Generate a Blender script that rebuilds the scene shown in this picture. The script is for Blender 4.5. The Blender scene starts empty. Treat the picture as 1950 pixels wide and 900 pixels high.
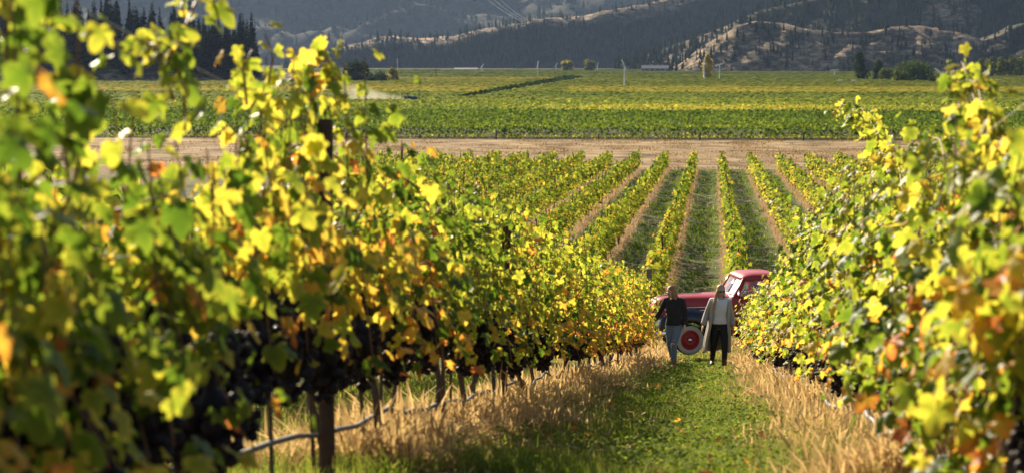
import bpy, bmesh, math, random
import numpy as np
from mathutils import Vector, Matrix
from math import sin, cos, tan, pi, radians, sqrt, atan2

S = bpy.context.scene
COL = S.collection
rng = np.random.default_rng(7)
random.seed(7)

# ------------------------------------------------------------------ camera
CAMZ = 10.7
HAZE = 0.30e-4
F = 70 / 36 * 1950.0
cd = bpy.data.cameras.new("camera")
cam = bpy.data.objects.new("camera", cd)
COL.objects.link(cam)
cd.sensor_width = 36
cd.lens = 70
cd.clip_start = 0.1
cd.clip_end = 20000
cam.location = (0, 0, CAMZ)
cam.rotation_euler = (radians(90 - 5.05), 0, radians(5.77))
cd.dof.use_dof = True
cd.dof.focus_distance = 32.0
cd.dof.aperture_fstop = 3.9
S.camera = cam
CR = cam.rotation_euler.to_matrix()

# ------------------------------------------------------------------ light
SUN_AZ = radians(35)      # to the left of the row direction (+Y)
SUN_EL = radians(29.5)
sun_dir = Vector((-sin(SUN_AZ) * cos(SUN_EL), cos(SUN_AZ) * cos(SUN_EL), sin(SUN_EL)))
w = bpy.data.worlds.new("World")
S.world = w
w.use_nodes = True
nt = w.node_tree
sky = nt.nodes.new("ShaderNodeTexSky")
sky.sky_type = 'NISHITA'
sky.sun_disc = False
sky.sun_elevation = SUN_EL
sky.sun_rotation = -SUN_AZ
sky.altitude = 400
bg = nt.nodes["Background"]
bg.inputs[1].default_value = 0.05
nt.links.new(sky.outputs[0], bg.inputs[0])
sl = bpy.data.lights.new("sun", 'SUN')
sl.energy = 5.0
sl.angle = radians(0.53)
sl.color = (1.0, 0.86, 0.64)
so = bpy.data.objects.new("sun", sl)
COL.objects.link(so)
so.rotation_euler = sun_dir.to_track_quat('Z', 'Y').to_euler()
S.view_settings.view_transform = 'Standard'
S.view_settings.look = 'None'
S.view_settings.exposure = 1.32
S.view_settings.gamma = 1
S.cycles.max_bounces = 8
S.cycles.diffuse_bounces = 3
S.cycles.transmission_bounces = 6
S.cycles.transparent_max_bounces = 6
S.cycles.volume_bounces = 0
S.cycles.use_denoising = True

# ------------------------------------------------------------------ geometry of the picture
def ray(x, y):
    return CR @ Vector(((x - 975) / F, -(y - 450) / F, -1))
def at_y(x, y, d):
    r = ray(x, y)
    return Vector((0, 0, CAMZ)) + r * (d / r.y)
def at_x(x, y, X):
    r = ray(x, y)
    return Vector((0, 0, CAMZ)) + r * (X / r.x)
def at_z(x, y, z=0.0):
    r = ray(x, y)
    return Vector((0, 0, CAMZ)) + r * ((z - CAMZ) / r.z)

XL, XR = -1.70, 1.10           # the two rows beside the aisle
UP_ROWS = [-7.3, -4.5, XL, XR, 3.9]
LOW_ROWS = [-1.84 + 2.7 * k for k in range(-12, 12)]

def smax(a, b, k=0.25):
    h = np.clip(0.5 + 0.5 * (a - b) / k, 0, 1)
    return b + (a - b) * h + k * h * (1 - h)

def vnoise(x, y, seed=0):
    """cheap smooth value noise, -1..1, numpy"""
    x = np.asarray(x, float); y = np.asarray(y, float)
    xi = np.floor(x).astype(np.int64); yi = np.floor(y).astype(np.int64)
    fx = x - xi; fy = y - yi
    fx = fx * fx * (3 - 2 * fx); fy = fy * fy * (3 - 2 * fy)
    def h(a, b):
        n = (a * 374761393 + b * 668265263 + seed * 982451653) & 0x7fffffff
        n = ((n ^ (n >> 13)) * 1274126177) & 0x7fffffff
        n = n ^ (n >> 16)
        return (n % 65536) / 32768.0 - 1
    return (h(xi, yi) * (1 - fx) + h(xi + 1, yi) * fx) * (1 - fy) + (h(xi, yi + 1) * (1 - fx) + h(xi + 1, yi + 1) * fx) * fy
def fbm(x, y, seed=0, o=4):
    s = 0; a = 1; t = 0
    for i in range(o):
        s = s + a * vnoise(np.asarray(x) * 2 ** i, np.asarray(y) * 2 ** i, seed + i)
        t += a; a *= 0.5
    return s / t

def gz(x, y):
    x = np.asarray(x, float); y = np.asarray(y, float)
    up = CAMZ - 0.69 - 0.1385 * y
    lo = np.maximum(CAMZ - 7.0 - 0.0187 * y, 0)
    z = smax(up, lo, 0.3)
    # a low berm of earth and straw under each row, wheel-worn alleys between
    upm = np.clip((50.5 - y) / 2, 0, 1)
    lom = np.clip((y - 58) / 2, 0, 1) * np.clip((196 - y) / 3, 0, 1)
    ph_u = np.cos((x - XL) / 2.8 * 2 * pi)
    ph_l = np.cos((x + 1.84) / 2.7 * 2 * pi)
    z = z + 0.05 * (upm * ph_u + lom * ph_l)
    z = z + np.where(y < 262, 0.045 * fbm(x * 0.9, y * 0.9, 3, 3), 0)
    z = z + np.where((y > 200) & (y < 262), 0.16 * fbm(x * 0.22, y * 0.22, 9, 3), 0)
    # the headland bank drops half a metre to the valley vineyard
    z = z + 0.5 * 0.25 * np.clip((268 - y) / 3, 0, 1) * np.clip((y - 205) / 30, 0, 1)
    return z
def g(x, y):
    return float(gz(x, y))

# ------------------------------------------------------------------ object helpers
def tag(o, label=None, cat=None, group=None, kind=None):
    if label: o["label"] = label
    if cat: o["category"] = cat
    if group: o["group"] = group
    if kind: o["kind"] = kind
    return o
def empty(name, loc, label, cat, group=None, rz=0.0):
    o = bpy.data.objects.new(name, None)
    o.empty_display_size = 0.1
    COL.objects.link(o)
    o.location = loc
    o.rotation_euler = (0, 0, rz)
    return tag(o, label, cat, group)
def link(name, me, parent=None):
    o = bpy.data.objects.new(name, me)
    COL.objects.link(o)
    if parent is not None: o.parent = parent
    return o
def obj(name, bm, m, parent=None, smooth=True):
    me = bpy.data.meshes.new(name)
    bmesh.ops.recalc_face_normals(bm, faces=bm.faces)
    bm.to_mesh(me); bm.free()
    for mm in (m if isinstance(m, (list, tuple)) else [m]): me.materials.append(mm)
    if smooth: me.polygons.foreach_set("use_smooth", np.ones(len(me.polygons), bool))
    return link(name, me, parent)
def copy_tree(o, parent=None):
    c = o.copy(); COL.objects.link(c); c.parent = parent
    for ch in list(o.children): copy_tree(ch, c)
    return c
def np_mesh(name, V, faces, mats, attrs=None, smooth=False, midx=None):
    """faces: list of (M,k) int arrays"""
    V = np.asarray(V, np.float32)
    me = bpy.data.meshes.new(name)
    me.vertices.add(len(V)); me.vertices.foreach_set("co", V.ravel())
    faces = [np.asarray(f, np.int32) for f in faces if len(f)]
    nl = sum(f.size for f in faces); npl = sum(len(f) for f in faces)
    me.loops.add(nl); me.polygons.add(npl)
    me.loops.foreach_set("vertex_index", np.concatenate([f.ravel() for f in faces]))
    st = []; c = 0
    for f in faces:
        st.append(c + np.arange(len(f)) * f.shape[1]); c += f.size
    me.polygons.foreach_set("loop_start", np.concatenate(st).astype(np.int32))
    if smooth: me.polygons.foreach_set("use_smooth", np.ones(npl, bool))
    for mm in (mats if isinstance(mats, (list, tuple)) else [mats]): me.materials.append(mm)
    if midx is not None: me.polygons.foreach_set("material_index", np.asarray(midx, np.int32))
    for k, a in (attrs or {}).items():
        at = me.attributes.new(k, 'FLOAT', 'POINT')
        at.data.foreach_set("value", np.asarray(a, np.float32))
    me.update(calc_edges=True)
    return me

# ------------------------------------------------------------------ materials
def mat(name, col=(0.5, 0.5, 0.5), rough=0.6, metal=0.0, spec=0.5, noise=None, bump=None, coat=0.0):
    """col base; noise=(scale, amount 0..1, second colour); bump=(scale, strength, distance)"""
    m = bpy.data.materials.new(name); m.use_nodes = True
    n = m.node_tree.nodes; L = m.node_tree.links
    p = n["Principled BSDF"]
    p.inputs["Base Color"].default_value = (*col, 1)
    p.inputs["Roughness"].default_value = rough
    p.inputs["Metallic"].default_value = metal
    p.inputs["Specular IOR Level"].default_value = spec
    p.inputs["Coat Weight"].default_value = coat
    tc = n.new("ShaderNodeTexCoord")
    if noise:
        t = n.new("ShaderNodeTexNoise"); t.inputs["Scale"].default_value = noise[0]; t.inputs["Detail"].default_value = 6
        t.inputs["Roughness"].default_value = 0.65
        L.new(tc.outputs["Object"], t.inputs["Vector"])
        r = n.new("ShaderNodeValToRGB")
        r.color_ramp.elements[0].position = 0.5 - 0.5 * (1 - noise[1]); r.color_ramp.elements[1].position = 0.5 + 0.5 * (1 - noise[1]) + 0.01
        r.color_ramp.elements[0].color = (*col, 1); r.color_ramp.elements[1].color = (*noise[2], 1)
        L.new(t.outputs["Fac"], r.inputs["Fac"]); L.new(r.outputs["Color"], p.inputs["Base Color"])
    if bump:
        t2 = n.new("ShaderNodeTexNoise"); t2.inputs["Scale"].default_value = bump[0]; t2.inputs["Detail"].default_value = 8
        L.new(tc.outputs["Object"], t2.inputs["Vector"])
        b = n.new("ShaderNodeBump"); b.inputs["Strength"].default_value = bump[1]; b.inputs["Distance"].default_value = bump[2]
        L.new(t2.outputs["Fac"], b.inputs["Height"]); L.new(b.outputs["Normal"], p.inputs["Normal"])
    return m

def leaf_mat(name, ramp, trans=0.62, rough=0.46, spec=0.30, boost=1.5, nscale=45.0, namp=0.14, edge=0.16):
    """leaf surface: colour from the 'tint' attribute (age of the leaf), margins a little riper than the veins, light comes through"""
    m = bpy.data.materials.new(name); m.use_nodes = True
    n = m.node_tree.nodes; L = m.node_tree.links
    p = n["Principled BSDF"]; out = n["Material Output"]
    p.inputs["Roughness"].default_value = rough
    p.inputs["Specular IOR Level"].default_value = spec
    a = n.new("ShaderNodeAttribute"); a.attribute_name = "tint"
    e = n.new("ShaderNodeAttribute"); e.attribute_name = "edge"
    tc = n.new("ShaderNodeTexCoord")
    t = n.new("ShaderNodeTexNoise"); t.inputs["Scale"].default_value = nscale; t.inputs["Detail"].default_value = 3
    L.new(tc.outputs["Object"], t.inputs["Vector"])
    m1 = n.new("ShaderNodeMath"); m1.operation = 'MULTIPLY_ADD'; m1.inputs[1].default_value = namp * 2; m1.inputs[2].default_value = -namp
    L.new(t.outputs["Fac"], m1.inputs[0])
    m2 = n.new("ShaderNodeMath"); m2.operation = 'MULTIPLY_ADD'; m2.inputs[1].default_value = edge
    L.new(e.outputs["Fac"], m2.inputs[0]); L.new(m1.outputs[0], m2.inputs[2])
    m3 = n.new("ShaderNodeMath"); m3.operation = 'ADD'
    L.new(a.outputs["Fac"], m3.inputs[0]); L.new(m2.outputs[0], m3.inputs[1])
    r = n.new("ShaderNodeValToRGB"); cr = r.color_ramp
    while len(cr.elements) < len(ramp): cr.elements.new(0.5)
    for el, (pos, c) in zip(cr.elements, ramp): el.position = pos; el.color = (*c, 1)
    L.new(m3.outputs[0], r.inputs["Fac"])
    col = r.outputs["Color"]
    if edge > .12:      # scorched margins on some leaves
        t2 = n.new("ShaderNodeTexNoise"); t2.inputs["Scale"].default_value = 28; t2.inputs["Detail"].default_value = 4
        L.new(tc.outputs["Object"], t2.inputs["Vector"])
        k1 = n.new("ShaderNodeMath"); k1.operation = 'MULTIPLY_ADD'; k1.inputs[1].default_value = .30; L.new(e.outputs["Fac"], k1.inputs[0]); L.new(t2.outputs["Fac"], k1.inputs[2])
        k2 = n.new("ShaderNodeMapRange"); k2.inputs[1].default_value = .86; k2.inputs[2].default_value = .98; k2.inputs[4].default_value = .8; L.new(k1.outputs[0], k2.inputs[0])
        bm_ = n.new("ShaderNodeMixRGB"); bm_.inputs[2].default_value = (.16, .065, .02, 1); L.new(k2.outputs[0], bm_.inputs[0]); L.new(col, bm_.inputs[1]); col = bm_.outputs[0]
    L.new(col, p.inputs["Base Color"])
    tr = n.new("ShaderNodeBsdfTranslucent")
    mul = n.new("ShaderNodeMixRGB"); mul.blend_type = 'MULTIPLY'; mul.inputs[0].default_value = 1
    mul.inputs[2].default_value = (boost, boost, boost * 0.8, 1)
    L.new(col, mul.inputs[1]); L.new(mul.outputs[0], tr.inputs["Color"])
    mx = n.new("ShaderNodeMixShader"); mx.inputs[0].default_value = trans
    L.new(p.outputs[0], mx.inputs[1]); L.new(tr.outputs[0], mx.inputs[2]); L.new(mx.outputs[0], out.inputs["Surface"])
    return m

VINE_RAMP = [(0.0, (0.020, 0.045, 0.008)), (0.28, (0.070, 0.125, 0.012)), (0.48, (0.165, 0.215, 0.022)), (0.64, (0.37, 0.36, 0.04)),
             (0.78, (0.57, 0.41, 0.06)), (0.92, (0.62, 0.27, 0.04)), (1.0, (0.40, 0.12, 0.04))]
M_LEAF = leaf_mat("vine_leaf", VINE_RAMP)
M_LEAF_FAR = leaf_mat("vine_leaf_far", VINE_RAMP, trans=0.45, rough=0.8, spec=0.08, namp=0.0, edge=0.0)
M_GRASS = leaf_mat("green_grass", [(0, (0.035, 0.065, 0.010)), (0.35, (0.10, 0.165, 0.018)), (0.6, (0.21, 0.25, 0.03)), (0.8, (0.33, 0.27, 0.09)), (1, (0.48, 0.36, 0.17))],
                   trans=0.45, rough=0.75, spec=0.08, nscale=4, namp=0.08, edge=0.08)
M_STRAW = leaf_mat("dry_grass", [(0, (0.07, 0.04, 0.018)), (0.45, (0.27, 0.170, 0.080)), (1, (0.54, 0.38, 0.20))], trans=0.4, rough=0.75, spec=0.1, nscale=3, namp=0.15)
M_TREE = leaf_mat("tree_leaf", [(0, (0.012, 0.024, 0.008)), (0.3, (0.035, 0.06, 0.014)), (0.55, (0.10, 0.13, 0.02)), (0.8, (0.52, 0.40, 0.04)), (1, (0.6, 0.32, 0.04))],
                  trans=0.3, rough=0.9, spec=0.04, namp=0.0, edge=0.0)
M_NEEDLE = leaf_mat("conifer_needle", [(0, (0.006, 0.012, 0.007)), (0.5, (0.017, 0.030, 0.013)), (1, (0.040, 0.052, 0.021))], trans=0.10, rough=0.9, spec=0.0, namp=0, edge=0)
M_BARK = mat("vine_bark", (0.055, 0.036, 0.024), 0.9, noise=(30, 0.3, (0.14, 0.10, 0.07)), bump=(60, 0.8, 0.01))
M_CANE = mat("vine_cane", (0.17, 0.075, 0.030), 0.6, noise=(15, 0.2, (0.25, 0.13, 0.05)))
M_POST = mat("dark_post", (0.030, 0.017, 0.011), 0.85, noise=(25, 0.3, (0.085, 0.048, 0.03)), bump=(40, 0.6, 0.01))
M_WOOD = mat("weathered_wood", (0.12, 0.085, 0.06), 0.9, noise=(18, 0.2, (0.24, 0.19, 0.14)), bump=(30, 0.8, 0.02))
M_WIRE = mat("galvanised_wire", (0.35, 0.34, 0.33), 0.4, 0.9)
M_STEEL = mat("pale_steel", (0.62, 0.63, 0.64), 0.4, 0.3)
M_HOSE = mat("grey_hose", (0.07, 0.075, 0.085), 0.6, noise=(20, 0.3, (0.15, 0.155, 0.17)))
M_GRAPE = mat("dark_grape", (0.010, 0.007, 0.010), 0.6, noise=(60, 0.2, (0.024, 0.019, 0.028)), spec=0.22)
M_TRUNK = mat("tree_bark", (0.06, 0.042, 0.03), 0.95, noise=(4, 0.2, (0.13, 0.10, 0.075)))

# ------------------------------------------------------------------ shape helpers
def add_box(bm, x0, x1, y0, y1, z0, z1, bev=0.0, seg=2):
    r = bmesh.ops.create_cube(bm, size=1)
    vs = r["verts"]
    for v in vs:
        v.co = Vector(((x0 + x1) / 2 + v.co.x * (x1 - x0), (y0 + y1) / 2 + v.co.y * (y1 - y0), (z0 + z1) / 2 + v.co.z * (z1 - z0)))
    if bev > 0:
        es = {e for v in vs for e in v.link_edges}
        bmesh.ops.bevel(bm, geom=list(es), offset=bev, segments=seg, affect='EDGES', profile=0.5)
def add_loft(bm, rings, closed=True, cap=True):
    """rings: list of lists of Vectors, same count"""
    R = [[bm.verts.new(p) for p in r] for r in rings]
    n = len(R[0])
    for a, b in zip(R[:-1], R[1:]):
        for i in range(n if closed else n - 1):
            j = (i + 1) % n
            try: bm.faces.new((a[i], a[j], b[j], b[i]))
            except ValueError: pass
    if cap and closed:
        for r in (R[0], R[-1]):
            try: bm.faces.new(r)
            except ValueError: pass
    return R
def add_tube(bm, pts, rad, n=8, cap=True, ref=None):
    """rad: float, or list of float / (a,b)"""
    pts = [Vector(p) for p in pts]
    if not isinstance(rad, (list, tuple)) : rad = [rad] * len(pts)
    rings = []
    u = None
    for i, p in enumerate(pts):
        t = (pts[min(i + 1, len(pts) - 1)] - pts[max(i - 1, 0)])
        t = t.normalized() if t.length > 1e-9 else Vector((0, 0, 1))
        if u is None or ref is not None:
            u = Vector(ref) if ref is not None else (Vector((1, 0, 0)) if abs(t.x) < 0.8 else Vector((0, 1, 0)))
        u = u - t * u.dot(t)
        if u.length < 1e-6: u = t.orthogonal()
        u.normalize(); v = t.cross(u)
        a, b = rad[i] if isinstance(rad[i], (list, tuple)) else (rad[i], rad[i])
        rings.append([p + u * (a * cos(2 * pi * k / n)) + v * (b * sin(2 * pi * k / n)) for k in range(n)])
    return add_loft(bm, rings, True, cap)
def add_lathe(bm, prof, axis='y', c=(0, 0, 0), n=28):
    """prof: list of (r, h) along axis"""
    rings = []
    for r, h in prof:
        ring = []
        for k in range(n):
            a = 2 * pi * k / n
            if axis == 'y': q = Vector((c[0] + r * cos(a), c[1] + h, c[2] + r * sin(a)))
            elif axis == 'x': q = Vector((c[0] + h, c[1] + r * cos(a), c[2] + r * sin(a)))
            else: q = Vector((c[0] + r * cos(a), c[1] + r * sin(a), c[2] + h))
            ring.append(q)
        rings.append(ring)
    R_ = add_loft(bm, rings, True, False)
    for ring, (r, h) in ((R_[0], prof[0]), (R_[-1], prof[-1])):
        if r < .06: bm.faces.new(ring)
    return R_
def tube_np(pts, rads, n=6):
    """numpy tube: returns V, quads"""
    pts = np.asarray(pts, float); k = len(pts)
    t = np.gradient(pts, axis=0); t /= np.linalg.norm(t, axis=1)[:, None] + 1e-9
    u = np.tile(np.array([1.0, 0.13, 0.0]), (k, 1)); u -= t * (u * t).sum(1)[:, None]
    bad = np.linalg.norm(u, axis=1) < 0.2
    u[bad] = np.cross(t[bad], [0, 0.2, 1.0])
    u /= np.linalg.norm(u, axis=1)[:, None]
    v = np.cross(t, u)
    a = np.arange(n) * 2 * pi / n
    rads = np.broadcast_to(np.asarray(rads, float), (k,))
    V = pts[:, None] + rads[:, None, None] * (np.cos(a)[None, :, None] * u[:, None] + np.sin(a)[None, :, None] * v[:, None])
    i = np.arange(k - 1)[:, None] * n; j = np.arange(n)[None]; j2 = (j + 1) % n
    Q = np.stack([i + j, i + j2, i + n + j2, i + n + j], -1).reshape(-1, 4)
    return V.reshape(-1, 3), Q
def tubes_mesh(name, tubes, m, n=6):
    Vs, Qs, c = [], [], 0
    for pts, rads in tubes:
        V, Q = tube_np(pts, rads, n); Vs.append(V); Qs.append(Q + c); c += len(V)
    return np_mesh(name, np.concatenate(Vs), [np.concatenate(Qs)], m, smooth=True)

# leaf templates: (V (n,3), edge (n,), tris)
def _outline(half):
    return half + [(-x, y) for x, y in reversed(half[1:-1])]
_half = [(0.0, 0.03), (0.15, -0.14), (0.36, -0.12), (0.50, 0.06), (0.43, 0.20), (0.60, 0.45), (0.43, 0.50), (0.28, 0.54), (0.24, 0.80), (0.0, 1.02)]
def leaf_template(level, seed=0):
    r = np.random.default_rng(seed)
    if level == 0:      # near leaf: toothed margin, inner ring, cupped
        out = _outline(_half); pts = []
        for i in range(len(out)):
            a = np.array(out[i]); b = np.array(out[(i + 1) % len(out)])
            pts.append(a)
            mid = (a + b) / 2; nrm = np.array([b[1] - a[1], -(b[0] - a[0])]); nrm /= np.linalg.norm(nrm) + 1e-9
            k = 0.05 if i not in (0, len(out) - 1) else 0.0
            pts.append(mid + nrm * (r.uniform(0.2, 1.0) * k) + (b - a) * r.uniform(-.12, .12))
        o = np.array(pts); o *= 1 + r.normal(0, 0.03, o.shape)
        c = np.array([0, 0.30]); inner = c + (o - c) * 0.55
        V2 = np.vstack([o, inner, c[None]]); n = len(o)
        E = np.r_[np.ones(n), np.full(n, 0.4), 0]
        T = []
        for i in range(n):
            j = (i + 1) % n
            T += [(i, j, n + j), (i, n + j, n + i), (n + i, n + j, 2 * n)]
    elif level == 1:
        o = np.array(_outline(_half)); c = np.array([0, 0.3]); V2 = np.vstack([o, c[None]]); n = len(o)
        E = np.r_[np.ones(n), 0]; T = [(i, (i + 1) % n, n) for i in range(n)]
    elif level == 2:
        o = np.array([(0, 0.0), (0.42, -0.08), (0.52, 0.4), (0.2, 0.7), (0, 1.0), (-0.2, 0.7), (-0.52, 0.4), (-0.42, -0.08)])
        V2 = o; n = 8; E = np.r_[0, 1, 1, 1, 1, 1, 1, 1]; T = [(0, i, i + 1) for i in range(1, n - 1)]
    else:
        o = np.array([(0, -0.05), (0.55, 0.35), (0, 1.0), (-0.55, 0.35)]); V2 = o; E = np.ones(4); T = [(0, 1, 2), (0, 2, 3)]
    x, y = V2[:, 0], V2[:, 1]
    ang = np.arctan2(x, y - 0.15)
    z = -0.30 * np.abs(x) ** 1.3 - 0.28 * np.clip(y - 0.3, 0, 1) ** 2 + (0.05 * np.cos(ang * 5 + seed) * E if level < 2 else 0)
    return np.c_[x, y, z], np.asarray(E, float), np.asarray(T, np.int32)
LT = {k: leaf_template(k) for k in range(4)}

def frames(nrm, tip):
    """unit normals and rough tip directions -> (N,3,3) rows = width, tip, normal"""
    nrm = nrm / (np.linalg.norm(nrm, axis=1)[:, None] + 1e-9)
    t = tip - nrm * (tip * nrm).sum(1)[:, None]
    t /= np.linalg.norm(t, axis=1)[:, None] + 1e-9
    return np.stack([np.cross(t, nrm), t, nrm], 1)
def leaves_arrays(P, FR, size, tint, level, curl=None):
    T, E, tri = LT[level]
    N = len(P); k = len(T)
    tv = np.tile(T[None], (N, 1, 1))
    if curl is not None: tv[:, :, 2] *= curl[:, None]
    V = P[:, None] + np.einsum('nka,nab->nkb', tv * size[:, None, None], FR)
    Fc = (tri[None] + (np.arange(N) * k)[:, None, None]).reshape(-1, 3)
    return V.reshape(-1, 3), Fc, np.repeat(tint, k), np.tile(E, N)
def leaves_mesh(name, P, FR, size, tint, level, m, curl=None):
    V, Fc, tt, ee = leaves_arrays(P, FR, size, tint, level, curl)
    return np_mesh(name, V, [Fc], m, {"tint": tt, "edge": ee})
def rand_dirs(n, r=rng):
    v = r.normal(size=(n, 3)); return v / np.linalg.norm(v, axis=1)[:, None]
# ================================================================== GROUND
def ground_material(name, kind):
    m = bpy.data.materials.new(name); m.use_nodes = True
    n = m.node_tree.nodes; L = m.node_tree.links; p = n["Principled BSDF"]
    p.inputs["Roughness"].default_value = 0.95; p.inputs["Specular IOR Level"].default_value = 0.1
    tc = n.new("ShaderNodeTexCoord")
    def noise(scale, det=6, stretch=None):
        t = n.new("ShaderNodeTexNoise"); t.inputs["Scale"].default_value = scale; t.inputs["Detail"].default_value = det; t.inputs["Roughness"].default_value = 0.65
        if stretch:
            mp = n.new("ShaderNodeMapping"); mp.inputs["Scale"].default_value = stretch
            L.new(tc.outputs["Object"], mp.inputs["Vector"]); L.new(mp.outputs[0], t.inputs["Vector"])
        else: L.new(tc.outputs["Object"], t.inputs["Vector"])
        return t
    def ramp(src, els):
        r = n.new("ShaderNodeValToRGB")
        while len(r.color_ramp.elements) < len(els): r.color_ramp.elements.new(0.5)
        for e, (q, c) in zip(r.color_ramp.elements, els): e.position = q; e.color = (*c, 1)
        L.new(src, r.inputs["Fac"]); return r
    def mix(f, a, b):
        x = n.new("ShaderNodeMixRGB"); L.new(f, x.inputs[0]); L.new(a, x.inputs[1]); L.new(b, x.inputs[2]); return x.outputs[0]
    fine = noise(9); big = noise(0.8)
    if kind == 'rows':
        a = n.new("ShaderNodeAttribute"); a.attribute_name = "dry"
        green = ramp(noise(1.6, 8).outputs["Fac"], [(0.34, (0.022, 0.030, 0.010)), (0.46, (0.045, 0.070, 0.014)), (0.54, (0.085, 0.092, 0.03)), (0.63, (0.21, 0.145, 0.085))])
        straw = ramp(fine.outputs["Fac"], [(0.3, (0.09, 0.055, 0.025)), (0.55, (0.24, 0.155, 0.075)), (0.75, (0.40, 0.28, 0.14))])
        m2 = n.new("ShaderNodeMath"); m2.operation = 'MULTIPLY_ADD'; m2.inputs[1].default_value = 1.6; m2.inputs[2].default_value = -0.8
        L.new(big.outputs["Fac"], m2.inputs[0])
        m3 = n.new("ShaderNodeMath"); m3.operation = 'ADD'; m3.use_clamp = True
        L.new(m2.outputs[0], m3.inputs[0]); L.new(a.outputs["Fac"], m3.inputs[1])
        c = mix(m3.outputs[0], green.outputs[0], straw.outputs[0])
    elif kind == 'dry':
        c = ramp(noise(0.35, 9, (0.55, 0.7, 1)).outputs["Fac"], [(0.36, (0.06, 0.045, 0.02)), (0.44, (0.17, 0.112, 0.054)), (0.54, (0.27, 0.185, 0.095)), (0.66, (0.39, 0.28, 0.155))]).outputs[0]
    elif kind == 'valley':
        c = ramp(noise(0.02).outputs["Fac"], [(0.3, (0.028, 0.034, 0.012)), (0.7, (0.06, 0.055, 0.022))]).outputs[0]
    elif kind == 'hill':
        a = n.new("ShaderNodeAttribute"); a.attribute_name = "dry"
        rock = ramp(noise(0.12, 9, (1, 1, 2.5)).outputs["Fac"], [(0.37, (0.04, 0.03, 0.021)), (0.48, (0.17, 0.12, 0.076)), (0.60, (0.45, 0.325, 0.205))])
        scrub = ramp(noise(0.07, 8).outputs["Fac"], [(0.35, (0.012, 0.017, 0.011)), (0.65, (0.05, 0.047, 0.027))])
        c = mix(a.outputs["Fac"], scrub.outputs[0], rock.outputs[0])
    L.new(c, p.inputs["Base Color"])
    b = n.new("ShaderNodeBump"); b.inputs["Strength"].default_value = 0.7; b.inputs["Distance"].default_value = 0.05 if kind != 'hill' else 2.0
    bt = noise(25 if kind != 'hill' else 0.25); L.new(bt.outputs["Fac"], b.inputs["Height"]); L.new(b.outputs[0], p.inputs["Normal"])
    return m
M_G_ROWS = ground_material("alley_ground", 'rows'); M_G_DRY = ground_material("dry_ground", 'dry')
M_G_VAL = ground_material("valley_soil", 'valley'); M_HILL = ground_material("hill_ground", 'hill')

def geo_axis(a, b, step, lo, hi, k=1.25):
    c = list(np.arange(a, b + 1e-6, step)); s = step
    while c[-1] < hi: s *= k; c.append(c[-1] + s)
    s = step
    while c[0] > lo: s *= k; c.insert(0, c[0] - s)
    return np.array(c)
gx = geo_axis(-9, 9, 0.2, -3500, 3500, 1.16)
gy = np.concatenate([np.arange(-40, -2, 2.0), np.arange(-2, 62, 0.3), np.arange(62, 270, 0.8), geo_axis(270, 272, 1.0, 270, 9000, 1.12)])
GX, GY = np.meshgrid(gx, gy)
GZ = gz(GX, GY)
du = np.abs(((GX - XL) / 2.8 + 0.5) % 1 - 0.5) * 2.8
dl = np.abs(((GX + 1.84) / 2.7 + 0.5) % 1 - 0.5) * 2.7
dry = np.where(GY < 50.5, np.clip(1.25 - (du - 0.45) / 0.35, 0, 1.2), np.where(GY > 58, np.clip(1.1 - (dl - 0.42) / 0.22, 0, 1.1), 0.75))
dry = dry * 1.0 - 0.05
nx, ny = len(gx), len(gy)
ii = (np.arange(ny - 1)[:, None] * nx + np.arange(nx - 1)[None]).ravel()
Q = np.stack([ii, ii + 1, ii + nx + 1, ii + nx], 1)
yc = np.repeat((gy[:-1] + gy[1:]) / 2, nx - 1)
mi = np.where(yc < 197, 0, np.where(yc < 268, 1, 2))
tag(link("ground", np_mesh("ground", np.c_[GX.ravel(), GY.ravel(), GZ.ravel()], [Q], [M_G_ROWS, M_G_DRY, M_G_VAL], {"dry": dry.ravel()}, True, mi)), kind="structure")

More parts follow.
